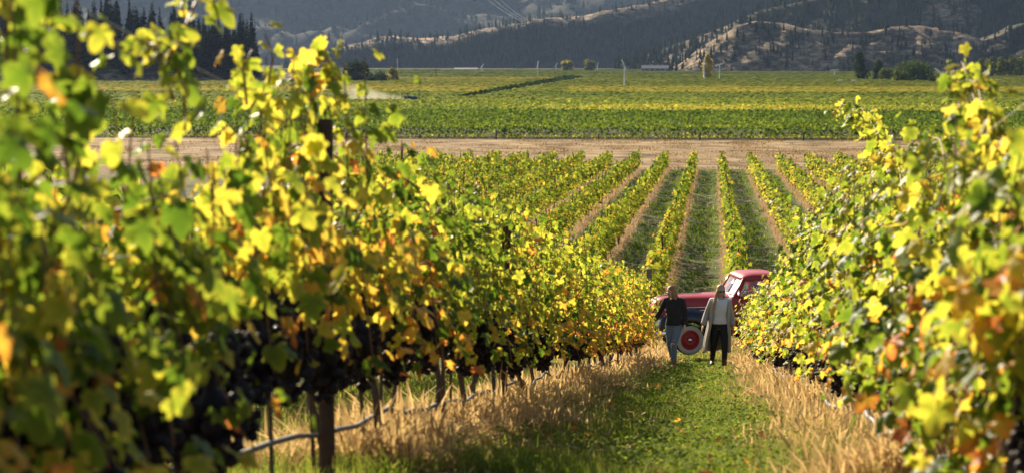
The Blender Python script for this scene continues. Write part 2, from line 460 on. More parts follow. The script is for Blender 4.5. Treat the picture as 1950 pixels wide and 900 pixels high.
# ================================================================== HILLS
class Hill:
    """A ridge given by picture points of its skyline at one distance: a toe, a front of its own steepness, a crest and a back."""
    def __init__(s, name, pts, d, front, back, nu=220, nv=46, rough=1.0, seed=1, gully=0.12, steep=(0.25, 0.62), dryfn=None):
        W = [at_y(x, y, d) for x, y in pts]
        xs = np.array([p.x for p in W]); zs = np.array([p.z for p in W])
        s.x0, s.x1, s.d, s.front, s.back = xs[0], xs[-1], d, front, back
        X = np.linspace(xs[0], xs[-1], nu)
        Z = np.interp(X, xs, zs)
        v = np.linspace(0, 1, nv)
        a, b = steep
        # profile: gentle toe, steep face, gentle crest (v=0.75 is the skyline), then the back
        vv = v / 0.75
        prof = np.where(vv < a, 0.10 * (vv / a), np.where(vv < b, 0.10 + 0.74 * (vv - a) / (b - a), 0.84 + 0.16 * np.sin(np.clip((vv - b) / (1 - b), 0, 1) * pi / 2)))
        prof = np.where(v > 0.75, 1 - 0.35 * ((v - 0.75) / 0.25) ** 1.5, prof)
        Yv = np.where(v <= 0.75, d - front + front * vv, d + back * (v - 0.75) / 0.25)
        XX, VV = np.meshgrid(X, v); YY = np.tile(Yv[:, None], (1, nu)); ZZ = Z[None] * prof[:, None]
        h = max(zs.max(), 1)
        sc = 1 / (0.9 * h)
        wob = fbm(XX * sc * 1.3, YY * sc * 1.3, seed, 4)
        YY = YY + wob * front * gully * np.sin(np.clip(VV / 0.75, 0, 1) * pi)
        fade = np.clip((VV) / 0.1, 0, 1) * (1 - 0.85 * np.exp(-((VV - 0.75) / 0.09) ** 2))
        ZZ = ZZ + rough * h * (0.16 * fbm(XX * sc * 2.0, YY * sc * 2.0, seed + 5, 5)) * fade
        ZZ = ZZ + rough * h * 0.028 * fbm(XX * sc * 7, YY * sc * 7, seed + 8, 3)
        ZZ[0] = -3; ZZ = np.maximum(ZZ, -3)
        s.X, s.V, s.YY, s.ZZ = X, v, YY, ZZ
        dr = dryfn(XX, YY, ZZ, VV) if dryfn else np.zeros_like(XX)
        s.dr = dr
        ii = (np.arange(nv - 1)[:, None] * nu + np.arange(nu - 1)[None]).ravel()
        Q = np.stack([ii, ii + 1, ii + nu + 1, ii + nu], 1)
        s.o = tag(link(name, np_mesh(name, np.c_[XX.ravel(), YY.ravel(), ZZ.ravel()], [Q], M_HILL, {"dry": np.clip(dr, 0, 1).ravel()}, True)), kind="structure")
    def sample(s, n, r, dens=None, vmax=0.80):
        u = r.random(n); v = r.random(n) * vmax
        fi = u * (len(s.X) - 1.001); fj = v * (len(s.V) - 1.001)
        i = fi.astype(int); j = fj.astype(int); a = fi - i; b = fj - j
        def bl(A): return (A[j, i] * (1 - a) + A[j, i + 1] * a) * (1 - b) + (A[j + 1, i] * (1 - a) + A[j + 1, i + 1] * a) * b
        x = s.X[i] * (1 - a) + s.X[i + 1] * a
        y, z, dr = bl(s.YY), bl(s.ZZ), bl(s.dr)
        keep = np.ones(n, bool)
        if dens is not None: keep = r.random(n) < dens(x, y, z, v, dr)
        return x[keep], y[keep], z[keep]

def conifer_arrays(x, y, z, h, wd, tint, r, levels=4, sides=6):
    """joined far conifers: stacked ragged skirts, no two alike"""
    N = len(x); Vs, Ts, tt = [], [], []
    c = 0
    idx = np.arange(N)
    for L in range(levels):
        t0 = 0.06 + 0.86 * L / levels; t1 = min(1.0, t0 + 1.25 / levels + 0.06)
        rad = wd * (1 - t0) ** 0.85
        a = r.random(N)[:, None] * 6.3 + np.arange(sides)[None] * 2 * pi / sides
        rr = rad[:, None] * r.uniform(0.55, 1.15, (N, sides))
        zz = z[:, None] + h[:, None] * (t0 + r.uniform(-0.04, 0.04, (N, sides)))
        ring = np.stack([x[:, None] + rr * np.cos(a), y[:, None] + rr * np.sin(a), zz], -1)
        apex = np.stack([x, y, z + h * t1], -1)[:, None]
        V = np.concatenate([ring, apex], 1)
        k = sides + 1
        base = c + idx[:, None] * k
        j = np.arange(sides)[None]
        T = np.stack([base + j, base + (j + 1) % sides, np.broadcast_to(base + sides, (N, sides))], -1).reshape(-1, 3)
        Vs.append(V.reshape(-1, 3)); Ts.append(T); c += N * k
        tt.append((tint[:, None] + r.uniform(-.12, .12, (N, k))).ravel())
    return np.concatenate(Vs), np.concatenate(Ts), np.concatenate(tt)
def forest(name, hill, n, hmin, hmax, r, dens, levels=4, sides=6, tlo=0.1, thi=0.7, vmax=0.8, wid=(0.16, 0.26)):
    x, y, z = hill.sample(n, r, dens, vmax)
    h = r.uniform(hmin, hmax, len(x)) * r.uniform(0.7, 1.1, len(x)); wd = h * r.uniform(*wid, len(x))
    V, T, tt = conifer_arrays(x, y, z - 0.3, h, wd, r.uniform(tlo, thi, len(x)), r, levels, sides)
    tag(link(name, np_mesh(name, V, [T], M_NEEDLE, {"tint": tt, "edge": tt * 0})), kind="stuff")
    return len(x)

r = np.random.default_rng(11)
# far blue mountain
def dry_far(X, Y, Z, V): return np.clip(fbm(X / 260, Y / 260, 3, 4) * 2.2 + (Z - 190) / 110 - 0.35 + np.clip((X + 150) / 500, -0.4, 0.5) + 0.9 * np.exp(-((X + 390) / 240) ** 2) * np.clip((Z - 95) / 60, 0, 1), 0, 1)
Hfar = Hill("mountain", [(-700, -150), (-150, -120), (100, -95), (400, -150), (700, -110), (900, -90), (1100, -60), (1300, -100), (1700, -120), (2500, -150)], 4600, 640, 900,
            nu=260, nv=60, rough=1.1, seed=21, gully=0.22, steep=(0.10, 0.8), dryfn=dry_far)
forest("mountain_forest", Hfar, 9000, 16, 30, r, lambda x, y, z, v, dr: np.clip(0.95 - dr * 1.1, 0.06, 1) * (0.6 + 0.5 * fbm(x / 120, y / 120, 4, 2)), 3, 5, 0.15, 0.7)
# tan hill that closes the view between the two
def dry_mid(X, Y, Z, V): return np.clip((V - 0.43) * 7 + fbm(X / 60, Y / 30, 5, 4) * 0.9, 0, 1)
Hmid = Hill("wooded_ridge", [(560, 128), (620, 104), (690, 84), (740, 70), (800, 74), (860, 70), (920, 55), (1000, 46), (1100, 35), (1180, 22), (1250, 5), (1330, -30), (1450, -70), (1700, -120), (2000, -150), (2500, -180)],
            2700, 78, 420, nu=300, nv=50, rough=0.55, seed=31, gully=0.3, steep=(0.12, 0.66), dryfn=dry_mid)
forest("ridge_forest", Hmid, 13000, 6, 14, r, lambda x, y, z, v, dr: np.clip(np.where(v < 0.41, 0.95, np.where(x > 190, 0.85, 0.09)), 0, 1), 4, 6, 0.05, 0.75)
# rocky hill on the right
def dry_rock_and_shade(X, Y, Z, V): return np.clip(0.62 + fbm(X / 22, Y / 12, 6, 4) * 1.0 - np.clip((X - 205) / 45, 0, 1) * 0.75 * np.clip(1.2 - np.abs(X - 280) / 130, 0, 1), 0, 1)  # the right-hand cliff's shade is painted in as dark scrub colour
Hrock = Hill("rocky_hill", [(1255, 140), (1290, 126), (1340, 86), (1400, 52), (1440, 40), (1500, 45), (1545, 58), (1600, 62), (1650, 62), (1700, 52), (1760, 49), (1830, 64), (1870, 78), (1900, 68), (1950, 44), (2050, 20), (2300, 30)],
             1750, 62, 260, nu=240, nv=50, rough=0.75, seed=47, gully=0.45, steep=(0.05, 0.78), dryfn=dry_rock_and_shade)
forest("hill_trees", Hrock, 1500, 4, 11, r, lambda x, y, z, v, dr: np.clip(0.60 - dr * 0.52, 0.04, 1), 4, 6, 0.1, 0.6)
# conifers on the slope behind the rocky hill
Hback = Hill("forest_slope", [(1180, 120), (1330, 70), (1450, 20), (1550, -5), (1700, -40), (1900, -60), (2300, -80)], 2150, 120, 300, nu=160, nv=40, rough=0.6, seed=53, gully=0.2, steep=(0.05, 0.85), dryfn=lambda X, Y, Z, V: np.clip(fbm(X / 60, Y / 60, 8, 3) * 1.6 - 0.35, 0, 1))
forest("slope_forest", Hback, 4300, 7, 15, r, lambda x, y, z, v, dr: np.clip(0.9 - dr * 0.8, 0.1, 1) * (0.65 + 0.5 * fbm(x / 50, y / 40, 6, 2)), 4, 6, 0.2, 0.95)
# knoll on the left with its own pines
def dry_knoll(X, Y, Z, V): return np.clip(0.25 + fbm(X / 9, Y / 5, 7, 4) * 1.2 + np.clip((0.22 - V) * 6, 0, 1) * 0.5, 0, 1)
Hknoll = Hill("wooded_knoll", [(-500, 40), (-200, 70), (0, 92), (60, 96), (200, 98), (300, 108), (400, 128), (470, 140), (560, 142), (640, 146), (700, 152), (760, 158)],
              905, 34, 120, nu=150, nv=40, rough=0.6, seed=61, gully=0.4, steep=(0.05, 0.8), dryfn=dry_knoll)
# ================================================================== VALLEY
def poly_np(name, V, F_, m, parent=None): return link(name, np_mesh(name, V, F_, m), parent)

# --- conifers on the knoll, one by one
def conifer_mesh(h, wd, seed):
    r = np.random.default_rng(seed)
    P, FR, sz, tt = [], [], [], []
    n = int(h * 2.0)
    for L in range(n):
        t = 0.10 + 0.9 * (L + r.uniform(-.3, .3)) / n
        rad = wd * (1 - t) ** 0.8 * r.uniform(0.7, 1.1) + 0.15
        k = r.integers(6, 9); a0 = r.random() * 6.3
        for i in range(k):
            a = a0 + i * 2 * pi / k + r.uniform(-.3, .3); q = rad * r.uniform(0.55, 1.15)
            d = np.array([cos(a), sin(a), r.uniform(-0.45, 0.05)]); d /= np.linalg.norm(d)
            P.append([0, 0, t * h]); sz.append(q)
            nn = np.array([r.normal() * .3, r.normal() * .3, 1.0]); FR.append((nn, d)); tt.append(r.uniform(0.05, 0.65))
    P = np.array(P); fr = frames(np.array([f[0] for f in FR]), np.array([f[1] for f in FR]))
    return leaves_mesh("crown", P, fr, np.array(sz), np.array(tt), 2, M_NEEDLE)
def taper_mesh(h, r0, r1, name="trunk", m=None, wob=0.0, seed=0, n=7):
    r = np.random.default_rng(seed)
    k = 6
    pts = np.c_[r.normal(0, wob, k).cumsum(), r.normal(0, wob, k).cumsum(), np.linspace(-0.2, h, k)]
    return tubes_mesh(name, [(pts, np.linspace(r0, r1, k))], m or M_TRUNK, n)
CONS = []
for i in range(6):
    h = [21, 24, 18, 26, 15, 22][i]
    CONS.append((conifer_mesh(h, h * [0.20, 0.17, 0.23, 0.16, 0.25, 0.21][i], 100 + i), taper_mesh(h * 0.95, 0.3, 0.04, seed=i), h))
r = np.random.default_rng(5)
def knoll_dens(x, y, z, v, dr):
    px = 975 + (x * cos(radians(5.77)) + y * sin(radians(5.77))) / (y * 0.995) * F
    return np.where((px > -120) & (px < 480), np.clip(1.15 - np.clip((px - 330) / 200, 0, 1) * 0.5, 0, 1), 0.0) * np.where(v > 0.45, 1, 0.10)
kx, ky, kz = Hknoll.sample(2600, r, knoll_dens, 0.98)
kx, ky, kz = kx[:250], ky[:250], kz[:250]
KL = ["tall dark green conifer standing in the crowd on the shaded knoll", "slim spire-shaped conifer among the knoll's dark trees", "broad dark conifer low on the wooded knoll"]
for i in range(len(kx)):
    j = i % 6
    c, t, h = CONS[j]
    o = empty("conifer_tree", (kx[i], ky[i], kz[i] - 0.3), KL[0 if j in (0, 1, 5) else 1 if j == 3 else 2], "conifer", "conifers on the shaded knoll")
    s = r.uniform(0.8, 1.25); o.scale = (s, s, s); o.rotation_euler = (0, 0, r.random() * 6.3)
    link("crown", c, o); link("trunk", t, o)

# --- broad-leaved trees and bushes of the valley
def make_tree(name, loc, h, wd, tint, label, cat="tree", trunk_h=0.25, n=900, leaf=0.5, blobs=14, seed=0, shape='round', group=None):
    r = np.random.default_rng(seed)
    o = empty(name, loc, label, cat, group)
    C = []
    for i in range(blobs):
        if shape == 'column': z = r.uniform(trunk_h, 0.95); q = wd * 0.5 * np.interp(z, [0, .15, .5, .85, 1], [.5, .8, 1, .6, .15]); rad = q * r.uniform(.5, .9); pos = (r.normal(0, q * .35), r.normal(0, q * .35), z * h)
        elif shape == 'bush': z = r.uniform(0.1, 0.75); a = r.random() * 6.3; q = wd * 0.5 * sqrt(r.random()) * (1 - z * 0.5); pos = (q * cos(a), q * sin(a), z * h); rad = wd * r.uniform(.16, .26)
        else: z = r.uniform(trunk_h + .12, 0.86); a = r.random() * 6.3; q = wd * 0.36 * sqrt(r.random()) * np.interp(z, [0, .5, 1], [.8, 1.1, .5]); pos = (q * cos(a), q * sin(a), z * h); rad = wd * r.uniform(.13, .24)
        C.append((np.array(pos), rad))
    P, N, tt = [], [], []
    per = n // blobs
    for pos, rad in C:
        d = rand_dirs(per, r); q = rad * r.uniform(0.55, 1.08, per) ** 0.6
        p = pos + d * q[:, None] * np.array([1, 1, 0.85 if shape != 'column' else 1.3])
        P.append(p); N.append(d + r.normal(0, .5, (per, 3)) + [0, 0, .3]); tt.append(np.full(per, tint) + r.normal(0, .07, per) + r.normal(0, .05))
    P = np.concatenate(P); P[:, 2] = np.maximum(P[:, 2], 0.1); N = np.concatenate(N); tt = np.concatenate(tt)
    fr = frames(N, rand_dirs(len(P), r) + [0, 0, -.6])
    link("crown", leaves_mesh("crown", P, fr, leaf * r.uniform(.6, 1.3, len(P)), tt, 2, M_TREE), o)
    tubes = [(np.array([[0, 0, -.3], [r.normal(0, .03) * h, 0, h * .3], [r.normal(0, .05) * h, r.normal(0, .03) * h, h * .7]]), np.array([.035 * h, .025 * h, .008 * h]))]
    for pos, rad in C[:6]:
        b = np.array([0, 0, h * r.uniform(.2, .4)]); tubes.append((np.array([b, b * .4 + pos * .6 + [0, 0, .05 * h], pos]), np.array([.016 * h, .010 * h, .004 * h])))
    link("trunk", tubes_mesh("trunk", tubes, M_TRUNK, 6), o)
    return o
def valley(x, y, d=None):
    p = at_z(x, y, 0.0) if d is None else at_y(x, y, d)
    return (p.x, p.y, 0.0)
def px_size(d): return d / F * 1.0
def tree_at(name, x, ybase, wpx, hpx, tint, label, cat="tree", d=None, **k):
    loc = valley(x, ybase, d)
    s = loc[1] / F
    return make_tree(name, loc, hpx * s, wpx * s, tint, label, cat, **k)
tree_at("poplar_tree", 1347, 153, 17, 50, 0.80, "narrow yellow poplar between two wind machines far across the vineyard", seed=1, shape='column', trunk_h=.06, n=900, leaf=1.3)
tree_at("columnar_tree", 1637, 157, 26, 56, 0.22, "tall dark columnar tree beside the round green trees", seed=2, shape='column', trunk_h=.05, n=1100, leaf=1.1)
tree_at("columnar_tree", 1671, 157, 20, 42, 0.28, "slender dark tree right beside the taller dark column", seed=3, shape='column', trunk_h=.05, n=800, leaf=1.0)
tree_at("broadleaf_tree", 1692, 158, 40, 26, 0.46, "small light green tree next to the slender dark tree", seed=4, trunk_h=.1, n=900, leaf=.9)
tree_at("broadleaf_tree", 1738, 160, 92, 40, 0.36, "wide round green tree left of the leaning wind machine", seed=5, trunk_h=.05, n=2200, leaf=.9, blobs=26)
tree_at("broadleaf_tree", 1716, 161, 46, 25, 0.50, "bright green low tree in front of the wide round tree", seed=6, trunk_h=.05, n=1000, leaf=.8)
tree_at("broadleaf_tree", 1782, 162, 30, 22, 0.34, "dark green bush by the foot of the leaning wind machine", "bush", seed=7, trunk_h=.05, n=700, leaf=.8, shape='bush')
for i in range(7):
    tree_at("hedge_tree", 1868 + i * 19, 150, 25, 38 + (i * 7) % 6, 0.50 + 0.02 * (i % 3), "pale olive tree in the hedge behind the brown field at the right", group="hedge trees behind the brown field", seed=20 + i, trunk_h=.05, n=600, leaf=1.1, shape='column')
tree_at("broadleaf_tree", 1080, 138, 26, 22, 0.62, "small yellow-green tree at the far edge of the fields, left of its twin", seed=31, n=500, leaf=2.2, trunk_h=.1)
tree_at("broadleaf_tree", 1121, 138, 26, 24, 0.56, "small yellow-green tree at the far edge of the fields, right of its twin", seed=32, n=500, leaf=2.2, trunk_h=.1)
tree_at("dark_shrub", 681, 160, 52, 56, 0.12, "tall dark bush at the right foot of the wooded knoll", "bush", seed=33, n=1500, leaf=.9, shape='bush', blobs=20)
tree_at("dark_shrub", 716, 161, 44, 26, 0.10, "low dark scrub between the tall dark bush and the yellow bush", "bush", seed=34, n=800, leaf=.8, shape='bush')
tree_at("yellow_bush", 747, 160, 26, 38, 0.66, "yellow-green bush at the tip of the wooded knoll", "bush", seed=35, n=800, leaf=.8, shape='bush')
tree_at("dark_shrub", 640, 164, 60, 22, 0.15, "dark brush at the base of the knoll behind the tall vine", "bush", seed=36, n=700, leaf=.8, shape='bush')

# --- valley vineyard: rows that run across the view
def valley_tint(X, Y, rr):
    px = 975 + (X * cos(radians(5.77)) + Y * sin(radians(5.77))) / (Y * 0.995 + 1e-9) * F   # blocks of vines, by bearing
    n = fbm(X / 40, Y / 40, 77, 3)
    t = np.full(X.shape, 0.47)
    t = np.where(Y < 362, 0.35, t)
    t = np.where((Y >= 362) & (Y < 402), np.interp(px, [900, 1150, 1500, 1900], [0.47, 0.63, 0.63, 0.55]), t)
    t = np.where((Y >= 402) & (Y < 480), 0.50, t)
    t = np.where((Y >= 480) & (Y < 575), 0.48, t)
    t = np.where((Y >= 575) & (Y < 690), np.where((px < 930) | (px > 1080), 0.65, 0.53), t)
    t = np.where((Y >= 690) & (Y < 985), np.where(px < 1000, 0.59, 0.53), t)
    t = np.where((Y >= 985) & (Y < 1080), np.where((px > 740) & (px < 1090), 0.67, 0.51), t)
    t = np.where(Y >= 1080, 0.50 + 0.03 * np.sin(Y / 60), t)
    return t + 0.05 * n
def in_ditch(X, Y):
    a = at_z(880, 196); b = at_z(1092, 152)
    t = (Y - a.y) / (b.y - a.y)
    xc = a.x + t * (b.x - a.x)
    return (t > 0) & (t < 1) & (np.abs(X - xc) < 2.4 + 4.2 * t)
r = np.random.default_rng(17)
P, N, sz, tt = [], [], [], []
for y in np.arange(273.0, 430, 2.7):
    x0, x1 = -0.45 * y, 0.26 * y
    front = y < 275
    dens = 60 if front else 9 if y < 300 else 6.5 if y < 340 else 5
    n = int((x1 - x0) * dens)
    x = r.uniform(x0, x1, n)
    z = 1.95 - 1.85 * r.random(n) ** .9 if front else 1.95 - np.abs(r.normal(0, 0.38, n))
    z = z + 0.12 * fbm(x / 1.5, np.full(n, y), 5, 2)
    yy = y + r.uniform(-.32, .32, n)
    P.append(np.c_[x, yy, np.maximum(z, .1)]); sz.append(r.uniform(.22, .42, n) * (1 if front else 1.15 + (y - 273) / 300))
    N.append(np.c_[r.normal(0, .6, n), -0.55 + r.normal(0, .5, n), r.uniform(.2, 1.0, n)])
    t = valley_tint(x, yy, r) + r.normal(0, .07, n)
    if front: t = np.where(z < 0.70, t + 0.22, np.where(z > 1.55, t + 0.10, t - 0.04))
    elif y < 300: t = np.where(z > 1.7, t + .04, t)
    tt.append(t)
P = np.concatenate(P); N = np.concatenate(N); sz = np.concatenate(sz); tt = np.concatenate(tt)
k = ~in_ditch(P[:, 0], P[:, 1])
tag(link("valley_vine_rows", leaves_mesh("valley_vine_rows", P[k], frames(N[k], rand_dirs(k.sum(), r) + [0, 0, -.7]), sz[k], tt[k], 3, M_LEAF_FAR)), kind="stuff")
# farther rows: hedge prisms that get coarser with distance
Vs, Qs, ts, c = [], [], [], 0
y = 360.0
while y < 2050:
    sp = max(2.7, y * y * 0.55 / 33368)
    L = max(0.5, y * 0.0014)
    x = np.arange(-0.46 * y, 0.27 * y, L); n = len(x)
    yy = np.full(n, y)
    top = 1.75 + r.normal(0, .16, n) + 0.1 * fbm(x / 8, yy, 3, 2)
    gap = in_ditch(x, yy)
    top = np.where(gap, 0.06, top)
    th = min(sp * 0.3, 3)
    ring = np.stack([np.c_[x, yy - .45 - r.uniform(0, .2, n), np.full(n, 0.05)], np.c_[x, yy - .3 + r.normal(0, .08, n), top * .85], np.c_[x + r.normal(0, L * .2, n), yy + r.normal(0, .1, n), top], np.c_[x, yy + th, np.full(n, .05)]], 1)
    base = valley_tint(x, yy, r)
    tv = base[:, None] + r.normal(0, .06, (n, 4)) + np.array([0.0, -.02, .03, 0])
    tv = np.where(gap[:, None], 0.12, tv)
    Vs.append(ring.reshape(-1, 3)); ts.append(tv.ravel())
    i = np.arange(n - 1)[:, None] * 4 + np.arange(3)[None]
    Qs.append(np.stack([i, i + 4, i + 5, i + 1], -1).reshape(-1, 4) + c); c += n * 4
    y += sp
V = np.concatenate(Vs); T = np.concatenate(ts)
tag(link("distant_vine_rows", np_mesh("distant_vine_rows", V, [np.concatenate(Qs)], M_LEAF_FAR, {"tint": T, "edge": T * 0})), kind="stuff")
# ditch track between the blocks
a, b = at_z(880, 196), at_z(1092, 152)
tt_ = np.linspace(0, 1, 30); cx = a.x + (b.x - a.x) * tt_; cy = a.y + (b.y - a.y) * tt_; hw = 1.2 + 2.6 * tt_
M_DITCH = mat("ditch_scrub", (0.022, 0.020, 0.010), 0.95, noise=(0.6, 0.3, (0.05, 0.042, 0.02)))
V = np.concatenate([np.c_[cx - hw, cy, tt_ * 0 + .02], np.c_[cx - hw * .3, cy, .9 + 0.3 * rng.random(30)], np.c_[cx + hw * .3, cy, .8 + .3 * rng.random(30)], np.c_[cx + hw, cy, tt_ * 0 + .02]])
i = np.arange(29)
tag(link("drainage_ditch", np_mesh("drainage_ditch", V, [np.concatenate([np.stack([i + 30 * q, i + 1 + 30 * q, i + 31 + 30 * q, i + 30 + 30 * q], 1) for q in range(3)])], M_DITCH)), kind="structure")

# scrub in the ditch
n = 2600; t_ = r.random(n); X_ = a.x + (b.x - a.x) * t_ + r.normal(0, 1, n) * (.8 + 1.6 * t_); Y_ = a.y + (b.y - a.y) * t_
tag(link("ditch_scrub", leaves_mesh("ditch_scrub", np.c_[X_, Y_, r.uniform(.1, 1.7, n)], frames(np.c_[r.normal(0, .5, n), -1 + r.normal(0, .4, n), r.uniform(0, .8, n)], rand_dirs(n, r)), r.uniform(.6, 1.1, n) * (1 + .6 * t_), r.uniform(.02, .28, n), 3, M_TREE)), kind="stuff")

# --- wind machines (frost fans)
def fan_parts(h, r0, blade, ang, tilt):
    bm = bmesh.new(); add_lathe(bm, [(r0 * 1.5, 0), (r0 * 1.5, .25), (r0, .3), (r0 * .72, h)], 'z', n=10); A = bm
    B = bmesh.new(); add_tube(B, [(0, .5, h + .15), (0, -.7, h + .28)], [(.28, .28), (.22, .22)], 8)
    C = []
    for s in (1, -1):
        c = bmesh.new(); d = Vector((cos(ang) * s, 0, sin(ang) * s))
        o = Vector((0, -.75, h + .28))
        add_tube(c, [o, o + d * blade * .3, o + d * blade], [(.20, .07), (.30, .05), (.17, .03)], 6, ref=Vector((0, 0, 1)) if abs(d.z) < .8 else Vector((1, 0, 0)))
        C.append(c)
    return A, B, C
def wind_machine(x, yb, ht, ang, label, d=None, r0=.22):
    loc = valley(x, yb, d); s = loc[1] / F
    o = empty("wind_machine", loc, label, "wind machine", "wind machines in the valley vineyard")
    h = ht * s; A, B, C = fan_parts(h, r0 * max(1, loc[1] / 1500), max(2.6, .3 * h), ang, 0)
    obj("tower", A, M_STEEL, o); obj("gearbox", B, M_STEEL, o)
    for c in C: obj("blade", c, M_STEEL, o)
    b = bmesh.new(); add_box(b, .5, 1.9, -.5, .5, 0, 1.3, .05); obj("engine_box", b, M_STEEL, o)
wind_machine(1189, 170, 42, radians(112), "pale wind machine alone in the middle of the valley vineyard")
wind_machine(1341, 156, 34, radians(85), "pale wind machine touching the left side of the yellow poplar")
wind_machine(1370, 155, 30, radians(20), "pale wind machine just right of the yellow poplar")
wind_machine(1589, 150, 15, radians(4), "short pale wind machine left of the tall dark tree")
wind_machine(1791, 177, 35, radians(-36), "large pale wind machine with tilted blades at the field's right edge")
wind_machine(1024, 150, 24, radians(80), "thin pale wind machine left of two small yellow-green trees")
wind_machine(1059, 137.5, 12, radians(60), "tiny wind machine close to the left of the twin yellow-green trees")
wind_machine(1138, 137.5, 12, radians(75), "tiny wind machine right of the twin yellow-green trees")
wind_machine(918, 139, 12, radians(50), "tiny wind machine beyond the low barn at the foot of the ridge")
wind_machine(757, 139, 21, radians(90), "thin pale wind machine beyond the yellow bush")
# dark utility pole and short marker poles
bm = bmesh.new(); p = valley(830, 153); s = p[1] / F
add_tube(bm, [(0, 0, 0), (0, 0, 25 * s)], [.22, .16], 8); add_box(bm, -1.0, 1.0, -.1, .1, 23 * s, 23 * s + .25)
o = obj("utility_pole", bm, M_POST); o.location = p; tag(o, "dark utility pole standing in the golden strip of the vineyard", "pole")
# --- far buildings
M_ROOF = mat("pale_roof", (0.16, 0.155, 0.145), .6); M_WALL = mat("barn_wall", (0.20, 0.16, 0.12), .8, noise=(1, .2, (0.26, .22, .17)))
M_REDROOF = mat("rusty_roof", (0.20, 0.085, 0.05), .7, noise=(1, .2, (.28, .15, .1))); M_GLASS_D = mat("dark_window", (0.02, 0.025, 0.03), .1)
M_CONC = mat("pale_concrete", (0.42, 0.37, 0.31), .85, noise=(2, .2, (.5, .45, .38))); M_WHITE = mat("white_paint", (0.78, 0.77, 0.74), .5)
def house(name, loc, w_, dep, hw, hr, wallm, roofm, label, cat, nwin=3):
    o = empty(name, loc, label, cat)
    b = bmesh.new(); add_box(b, -w_ / 2, w_ / 2, 0, dep, 0, hw); obj("wall", b, wallm, o, False)
    b = bmesh.new(); e = .4
    add_loft(b, [[Vector((x, -e, hw + .01)), Vector((x, dep / 2, hw + hr)), Vector((x, dep + e, hw + .01)), Vector((x, dep / 2, hw + hr - .25)), ] for x in (-w_ / 2 - e, w_ / 2 + e)]); obj("roof", b, roofm, o, False)
    for i in range(nwin):
        x = -w_ / 2 + w_ * (i + .5) / nwin
        b = bmesh.new(); add_box(b, x - .7, x + .7, -.06, .04, hw * .35, hw * .8); f = obj("window", b, M_WHITE, o, False)
        b = bmesh.new(); add_box(b, x - .55, x + .55, -.09, -.05, hw * .4, hw * .75); obj("pane", b, M_GLASS_D, f, False)
    b = bmesh.new(); add_box(b, -w_ * .12 - 1, -w_ * .12 + 1, -.07, .03, 0, hw * .75); obj("door", b, M_POST, o, False)
house("low_barn", valley(887, 137.5), 21, 8, 2.4, 1.4, M_WALL, M_ROOF, "long low barn with a pale roof at the foot of the forested ridge", "barn", 4)
house("farm_house", valley(1247, 139.5), 22, 9, 3.8, 2.6, mat("grey_wall", (0.10, .10, .11), .8), mat("grey_roof", (.13, .13, .15), .7), "dark grey farmhouse below the left tip of the rocky hill", "house", 5)
house("packing_shed", valley(1817, 168), 9.5, 6, 2.6, 1.5, M_WALL, M_REDROOF, "small shed with a rust-red roof right of the largest wind machine", "shed", 2)
b = bmesh.new(); add_box(b, -4, 4, -3, 5, 0, .9, .1); o = obj("concrete_pad", b, M_CONC); p = valley(1790, 176); o.location = (p[0], p[1] + 2, 0); tag(o, "beige concrete pad at the foot of the largest wind machine", "pad")
for x, lab in ((1601, "small pale box left of another at the vineyard's far edge near the tall dark tree"), (1626, "small pale box right at the foot of the tall dark tree")):
    b = bmesh.new(); add_box(b, -.9, .9, -.6, .6, .0, 2.1, .05); add_box(b, -1.0, 1.0, -.7, .7, 2.1, 2.25, .03); o = obj("field_box", b, M_WHITE); o.location = valley(x, 162); tag(o, lab, "box")
# brown ploughed field at the right edge
M_PLOUGH = mat("ploughed_earth", (0.13, 0.07, 0.05), .95, noise=(.3, .2, (.19, .11, .075)))
p0, p1 = at_z(1838, 169), at_z(2100, 152)
xs = np.linspace(0, 1, 24); V = []
for j in range(24):
    yq = p0.y + (p1.y - p0.y) * j / 23
    xl = at_z(1838, 160).x / at_z(1838, 160).y * yq
    V.append(np.c_[xl + xs * .12 * yq, np.full(24, yq), 1.0 + .5 * (j % 2) + .1 * rng.random(24)])
V = np.concatenate(V); ii = (np.arange(23)[:, None] * 24 + np.arange(23)[None]).ravel()
tag(link("ploughed_field", np_mesh("ploughed_field", V, [np.stack([ii, ii + 1, ii + 25, ii + 24], 1)], M_PLOUGH)), kind="structure")

# --- tractor and its dust
tp = at_z(779, 203); tl = Vector((tp.x, tp.y, 0))
M_TRAC = mat("dark_blue_paint", (0.03, 0.045, 0.09), .4); M_TYRE = mat("black_rubber", (0.012, 0.012, 0.012), .85, bump=(60, .3, .01))
o = empty("tractor", tl, "small dark tractor trailing dust between the vineyard rows", "tractor")
b = bmesh.new(); add_loft(b, [[Vector((x, y_, z_)) for y_, z_ in ((-hw_, .7), (hw_, .7), (hw_, zt - .1), (hw_ * .7, zt), (-hw_ * .7, zt), (-hw_, zt - .1))] for x, hw_, zt in ((-.3, .45, 2.2), (.6, .42, 2.15), (1.6, .4, 2.05), (1.75, .34, 1.95))]); obj("hood", b, M_TRAC, o)
b = bmesh.new(); add_box(b, -1.5, -.3, -.6, .6, .8, 1.6, .08); add_box(b, -1.0, -.5, -.3, .3, 1.6, 2.2, .06); obj("body", b, M_TRAC, o)
b = bmesh.new()
for x in (-1.5, -.25):
    for y_ in (-.58, .58): add_tube(b, [(x, y_, 1.5), (x, y_, 2.75)], .05, 6)
obj("roll_frame", b, M_TYRE, o)
b = bmesh.new(); add_box(b, -1.7, -.1, -.7, .7, 2.75, 2.87, .04); obj("roof", b, M_TRAC, o)
